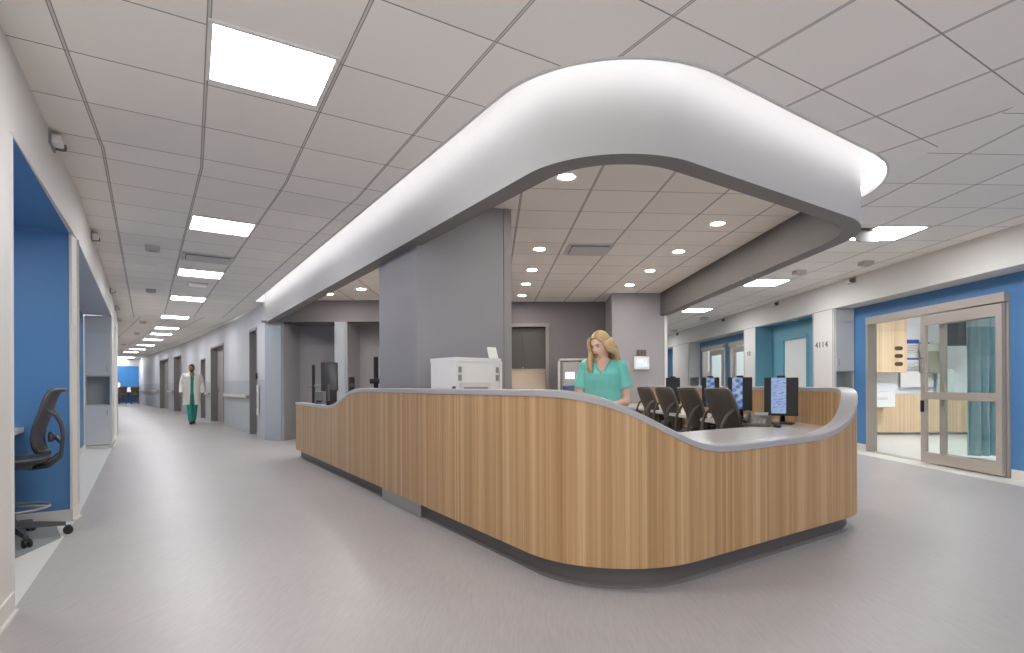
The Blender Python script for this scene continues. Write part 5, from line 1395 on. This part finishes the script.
SKIN = mat('skin', 'efc6b0', .5, var=.04, scale=30)
SKIN2 = mat('skin_tan', 'b98263', .5, var=.04, scale=30)
SCRUB = mat('scrub_green', '7acfc3', .75, var=.06, scale=14)
SCRUB2 = mat('scrub_teal', '2f9a85', .75, var=.06, scale=14)
COAT = mat('lab_coat', 'f0efec', .7, var=.02, scale=14)
HAIR = mat('blonde_hair', 'c3a679', .5, var=.3, scale=60)
HAIR2 = mat('brown_hair', '3f2b1f', .6, var=.2, scale=60)
SHOE = mat('dark_shoe', '2c2a2a', .5)

def woman():
    Y0 = 4.72; X0 = atx(603, Y0)
    t = thing('person', 'blonde woman in green scrubs standing behind the reception desk, looking down', 'person', (X0, Y0, 0), math.atan2(-X0, Y0) - .05 - .06)
    t.scale = (.982, .982, .982)      # facing local -Y
    mb = MB()
    mb.loft([ell(0, .01, .84, .150, .100), ell(0, .01, .92, .168, .108), ell(0, .005, 1.0, .148, .098), ell(0, 0, 1.07, .135, .092), ell(0, -.006, 1.15, .142, .102), ell(0, -.012, 1.22, .150, .110), ell(0, -.004, 1.28, .155, .098), ell(0, .006, 1.325, .135, .075), ell(0, .012, 1.355, .075, .055), ell(0, .014, 1.38, .05, .048)])
    mb.tube([(0, .014, 1.33), (-.004, .004, 1.40), (-.008, -.006, 1.45)], [.052, .046, .048], 14)
    HM = Matrix.Translation((-.018, -.02, 1.487)) @ Matrix.Rotation(-.50, 4, 'Z') @ Matrix.Rotation(.30, 4, 'X') @ Matrix.Rotation(-.06, 4, 'Y')
    head(mb, HM, 1.0)
    # arms: shoulder, elbow, wrist; hands folded in front at waist height over the counter
    EL = {1: (.198, .02, 1.0), -1: (-.202, .0, 1.0)}; WR = {1: (.065, -.19, .965), -1: (-.09, -.20, .955)}
    for sg in (1, -1):
        limb(mb, [(sg * .150, .008, 1.305), (sg * .178, .010, 1.18), EL[sg]], [.052, .045, .038])
        e, w = Vector(EL[sg]), Vector(WR[sg])
        limb(mb, [e, e.lerp(w, .35), e.lerp(w, .75), w], [.038, .037, .029, .025])
        hand(mb, w + (w - e).normalized() * .01, (w - e) + Vector((0, -.03, -.03)), (0, 0, -1), -sg if sg > 0 else 1, .3, .92)
    for sg in (1, -1):
        limb(mb, [(sg * .085, .01, .85), (sg * .092, .005, .47), (sg * .095, .02, .10)], [.085, .055, .036])
    baked(mb, .0055, SKIN, 'body', t, 2)
    # scrub top
    mb = MB()
    mb.loft([ell(0, .008, .80, .190, .135), ell(0, .008, .92, .186, .130), ell(0, .004, 1.02, .172, .120), ell(0, -.002, 1.10, .165, .118), ell(0, -.012, 1.18, .168, .128), ell(0, -.012, 1.24, .172, .128), ell(0, 0, 1.30, .172, .108), ell(0, .008, 1.338, .145, .085), ell(0, .012, 1.366, .085, .066)])
    for sg in (1, -1):
        a, b = Vector((sg * .140, .008, 1.302)), Vector((sg * .192, .010, 1.115))
        mb.ball((sg * .146, .008, 1.300), .068)
        mb.tube([a, a.lerp(b, .35), a.lerp(b, .75), b], [.066, .068, .071, .076], 18)
    zv = 1.235
    top = baked(mb, .007, SCRUB, 'scrub_top', t, 3, cut=lambda c: (c.z > zv and c.y < .03 and abs(c.x) < (c.z - zv) * .62 + .002) or c.z > 1.352 and abs(c.x) < .085)
    mb = MB()
    for sg in (1, -1):
        P = [(0, -.128, zv - .004), (sg * .026, -.122, zv + .035), (sg * .052, -.098, zv + .08), (sg * .072, -.055, zv + .118), (sg * .078, .0, zv + .130)]
        mb.tube(P, .0065, 8, flat=1)
    mb.build('neckline', mat('scrub_trim', '66bbae', .75), top, smooth=True)
    # trousers and shoes
    mb = MB(); mb.loft([ell(0, .01, .96, .178, .125), ell(0, .01, .86, .185, .13), ell(0, .01, .80, .18, .125)])
    for sg in (1, -1): mb.tube([(sg * .085, .01, .86), (sg * .094, .008, .47), (sg * .097, .015, .06)], [.10, .085, .075], 16)
    baked(mb, .012, SCRUB, 'scrub_trousers', t, 2)
    for sg in (1, -1):
        mb = MB(); mb.ball((sg * .098, -.03, .035), (.042, .115, .035)); mb.ball((sg * .098, .03, .05), (.038, .055, .05)); mb.build('shoe', SHOE, t, smooth=True)
    face_parts(t, HM, 1.0, ('iris_blue', '4a5a66'), ('lip_rose', 'b56a66'), ('brow_blonde', '8a6a45'), closed=True)
    # hair: cap with a parting, long falls on both sides
    mb = MB()
    b2 = bmesh.new(); bmesh.ops.create_uvsphere(b2, u_segments=36, v_segments=28, radius=1)
    for v in b2.verts:
        x, y, z = v.co; v.co = (x * .088, .012 + y * .104, .012 + z * .118)
    def cutf(c):
        if c.y < -.015 and c.z < .078 - .9 * max(0, abs(c.x + .018) - .030) and abs(c.x) < .072: return True
        return c.z < -.07 and c.y < .02
    bmesh.ops.delete(b2, geom=[f for f in b2.faces if cutf(f.calc_center_median())], context='FACES')
    bmesh.ops.solidify(b2, geom=list(b2.faces), thickness=.012)
    bmesh.ops.transform(b2, matrix=HM, verts=b2.verts)
    me = bpy.data.meshes.new('h'); b2.to_mesh(me); b2.free(); mb.bm.from_mesh(me); bpy.data.meshes.remove(me)
    hp = lambda x, y, z: tuple(HM @ Vector((x, y, z)))
    rnd = random.Random(3)
    # long locks behind and over the shoulder on the viewer's right
    for k in range(11):
        s = k / 10; xo = .03 + .055 * s; yo = .055 - .075 * s
        st = hp(.062 + .022 * math.sin(s * 3), .06 - .10 * s, .045 - .01 * k / 10)
        mb.tube([st, hp(.086 + .01 * s, .05 - .085 * s, -.03), (.075 + .045 * s, .075 - .10 * s, 1.42), (.085 + .05 * s + rnd.uniform(-.01, .01), .085 - .10 * s, 1.345), (.085 + .055 * s, .095 - .115 * s, 1.295 - .02 * rnd.random())], [.020, .024, .026, .022, .006], 8)
    for k in range(9):      # back
        s = -1 + 2 * k / 8
        mb.tube([hp(.06 * s, .085, .03), hp(.07 * s, .105, -.05), (.075 * s, .105, 1.38), (.085 * s, .115, 1.27), (.08 * s, .11, 1.20 + .02 * rnd.random())], [.022, .026, .028, .022, .008], 8)
    for k in range(8):      # fall in front of the shoulder on the viewer's left
        s = k / 7
        mb.tube([hp(-.056 - .010 * s, .03 - .075 * s, .082), hp(-.076 - .008 * s, .025 - .075 * s, .035), hp(-.083 - .004 * s, .02 - .07 * s, -.03), (-.088 - .01 * s, -.03 - .035 * s, 1.40), (-.100 - .016 * math.sin(s * 3), -.075 - .04 * s, 1.34), (-.112 + .02 * s, -.10 - .025 * s, 1.285), (-.098 + .02 * s + rnd.uniform(-.01, .01), -.118 - .02 * s, 1.235 + .03 * rnd.random())], [.012, .018, .020, .022, .022, .019, .006], 8)
    mb.build('hair', HAIR, t, smooth=True)
woman()

def man():
    x, y = at(192, 423.7, 0)
    t = thing('person', 'bearded man in white lab coat over green scrubs walking down the corridor', 'person', (x, y, 0), math.atan2(-x, y) + .06)
    # facing -Y
    mb = MB()
    mb.loft([ell(0, .0, .90, .155, .105), ell(0, .0, 1.02, .160, .105), ell(0, -.005, 1.15, .165, .110), ell(0, -.01, 1.28, .182, .120), ell(0, 0, 1.40, .190, .105), ell(0, .01, 1.465, .15, .08), ell(0, .015, 1.50, .07, .06)])
    mb.tube([(0, .01, 1.46), (0, .0, 1.53), (0, -.01, 1.60)], [.062, .056, .056], 14)
    HM = Matrix.Translation((-.005, -.02, 1.648)) @ Matrix.Rotation(-.25, 4, 'Z') @ Matrix.Rotation(.05, 4, 'X')
    head(mb, HM, 1.0)
    EL = {1: (.262, .03, 1.15), -1: (-.262, -.0, 1.15)}; WR = {1: (.285, -.05, .915), -1: (-.275, -.12, .92)}
    for sg in (1, -1):
        limb(mb, [(sg * .185, .01, 1.42), (sg * .235, .02, 1.28), EL[sg]], [.055, .05, .043])
        e, w = Vector(EL[sg]), Vector(WR[sg]); limb(mb, [e, e.lerp(w, .5), w], [.043, .038, .029])
        hand(mb, w, (w - e), (-sg, 0, 0), 1, .35)
    LG = {1: [(.085, .0, .90), (.07, -.03, .49), (.05, .10, .10)], -1: [(-.085, .0, .90), (-.07, -.11, .50), (-.04, -.19, .085)]}
    for sg in (1, -1): limb(mb, LG[sg], [.09, .06, .042])
    baked(mb, .008, SKIN2, 'body', t, 2)
    mb = MB()
    mb.loft([ell(0, 0, .84, .19, .135), ell(0, 0, 1.0, .18, .125), ell(0, -.005, 1.15, .178, .124), ell(0, -.01, 1.28, .195, .134), ell(0, 0, 1.40, .20, .118), ell(0, .01, 1.47, .15, .09), ell(0, .012, 1.505, .085, .072)])
    baked(mb, .010, SCRUB2, 'scrub_top', t, 2, cut=lambda c: c.z > 1.38 and c.y < .03 and abs(c.x) < (c.z - 1.38) * .5)
    mb = MB(); mb.loft([ell(0, 0, .96, .17, .12), ell(0, 0, .84, .172, .122)])
    for sg in (1, -1): mb.tube(LG[sg], [.088, .070, .062], 16)
    baked(mb, .010, SCRUB2, 'scrub_trousers', t, 2)
    mb = MB()
    mb.loft([ell(0, .02, .55, .228, .20), ell(0, .015, .80, .215, .18), ell(0, .01, 1.0, .215, .155), ell(0, 0, 1.15, .21, .148), ell(0, -.01, 1.28, .225, .155), ell(0, 0, 1.40, .228, .135), ell(0, .01, 1.475, .175, .10), ell(0, .015, 1.52, .09, .082)])
    for sg in (1, -1):
        a, e, w = Vector((sg * .185, .01, 1.42)), Vector(EL[sg]), Vector(WR[sg]); mb.ball(a, .078); mb.tube([a, a.lerp(e, .5) + Vector((sg * .012, 0, 0)), e, e.lerp(w, .98)], [.075, .070, .062, .056], 16)
    ct = baked(mb, .010, COAT, 'lab_coat', t, 2, cut=lambda c: (c.y < -.02 and -.045 - .05 * max(0, (1.0 - c.z)) < c.x < .035 + .06 * max(0, (c.z - 1.2)) + .05 * max(0, (1.0 - c.z)) and c.z < 1.46) or (c.z > 1.44 and c.y < .02 and abs(c.x) < .06) or c.z < .565)
    mb = MB()
    for sg in (1, -1): mb.loft([[(sg * .04, -.158, 1.22), (sg * .075, -.16, 1.30), (sg * .07, -.166, 1.30), (sg * .036, -.164, 1.22)], [(sg * .055, -.125, 1.42), (sg * .11, -.122, 1.40), (sg * .11, -.13, 1.40), (sg * .052, -.132, 1.42)], [(sg * .07, -.03, 1.51), (sg * .095, -.02, 1.50), (sg * .098, -.026, 1.505), (sg * .07, -.036, 1.515)]])
    mb.build('lapel', COAT, ct)
    for sg in (1, -1):
        f = Vector(LG[sg][2]); mb = MB(); mb.ball((f.x, f.y - .06, .040), (.045, .13, .040)); mb.ball((f.x, f.y + .02, .055), (.042, .06, .05)); mb.build('shoe', SHOE, t, smooth=True)
    face_parts(t, HM, 1.0, ('iris_brown', '3a2a20'), ('lip_tan', '9a6152'), ('brow_dark', '33251c'))
    mb = MB(); b2 = bmesh.new(); bmesh.ops.create_uvsphere(b2, u_segments=28, v_segments=22, radius=1)
    for v in b2.verts: x_, y_, z_ = v.co; v.co = (x_ * .081, .010 + y_ * .099, .008 + z_ * .118)
    bmesh.ops.delete(b2, geom=[f for f in b2.faces if (lambda c: (c.y < -.02 and c.z < .062) or c.z < -.02 and c.y < .05 or c.z < -.06)(f.calc_center_median())], context='FACES')
    bmesh.ops.solidify(b2, geom=list(b2.faces), thickness=.010); bmesh.ops.transform(b2, matrix=HM, verts=b2.verts)
    me = bpy.data.meshes.new('h'); b2.to_mesh(me); b2.free(); mb.bm.from_mesh(me); bpy.data.meshes.remove(me); mb.build('hair', HAIR2, t, smooth=True)
    mb = MB(); b2 = bmesh.new(); bmesh.ops.create_uvsphere(b2, u_segments=28, v_segments=22, radius=1)
    for v in b2.verts:
        x_, y_, z_ = v.co; k = min(1, max(0, (-.15 - z_) / .85)); v.co = (x_ * .079 * (1 - .33 * k), y_ * (.098 if y_ < 0 else .05), z_ * .119)
    bmesh.ops.delete(b2, geom=[f for f in b2.faces if (lambda c: c.z > -.035 - .02 * (1 if abs(c.x) < .03 else 0) or c.y > .03)(f.calc_center_median())], context='FACES')
    bmesh.ops.solidify(b2, geom=list(b2.faces), thickness=.006); bmesh.ops.transform(b2, matrix=HM, verts=b2.verts)
    me = bpy.data.meshes.new('h'); b2.to_mesh(me); b2.free(); mb.bm.from_mesh(me); bpy.data.meshes.remove(me); mb.build('beard', HAIR2, t, smooth=True)
man()

# ================================================================== LIGHT, CAMERA
wd = bpy.data.worlds.new('world'); SC.world = wd; wd.use_nodes = True
wd.node_tree.nodes['Background'].inputs['Color'].default_value = (.93, .95, 1, 1); wd.node_tree.nodes['Background'].inputs['Strength'].default_value = .9

cam = bpy.data.cameras.new('camera'); co = bpy.data.objects.new('camera', cam); C.objects.link(co)
co.location = (0, 0, CZ); co.rotation_euler = (PI / 2, -RL, 0)
cam.sensor_fit = 'HORIZONTAL'; cam.sensor_width = 36; cam.lens = F / 1024 * 36
cam.shift_x = -(CX - 512) / 1024; cam.shift_y = (HY - 326.5) / 1024
cam.clip_start = .05; cam.clip_end = 200
SC.camera = co
SC.view_settings.view_transform = 'Standard'; SC.view_settings.look = 'None'; SC.view_settings.gamma = 1; SC.view_settings.use_curve_mapping = False
SC.view_settings.exposure = .62
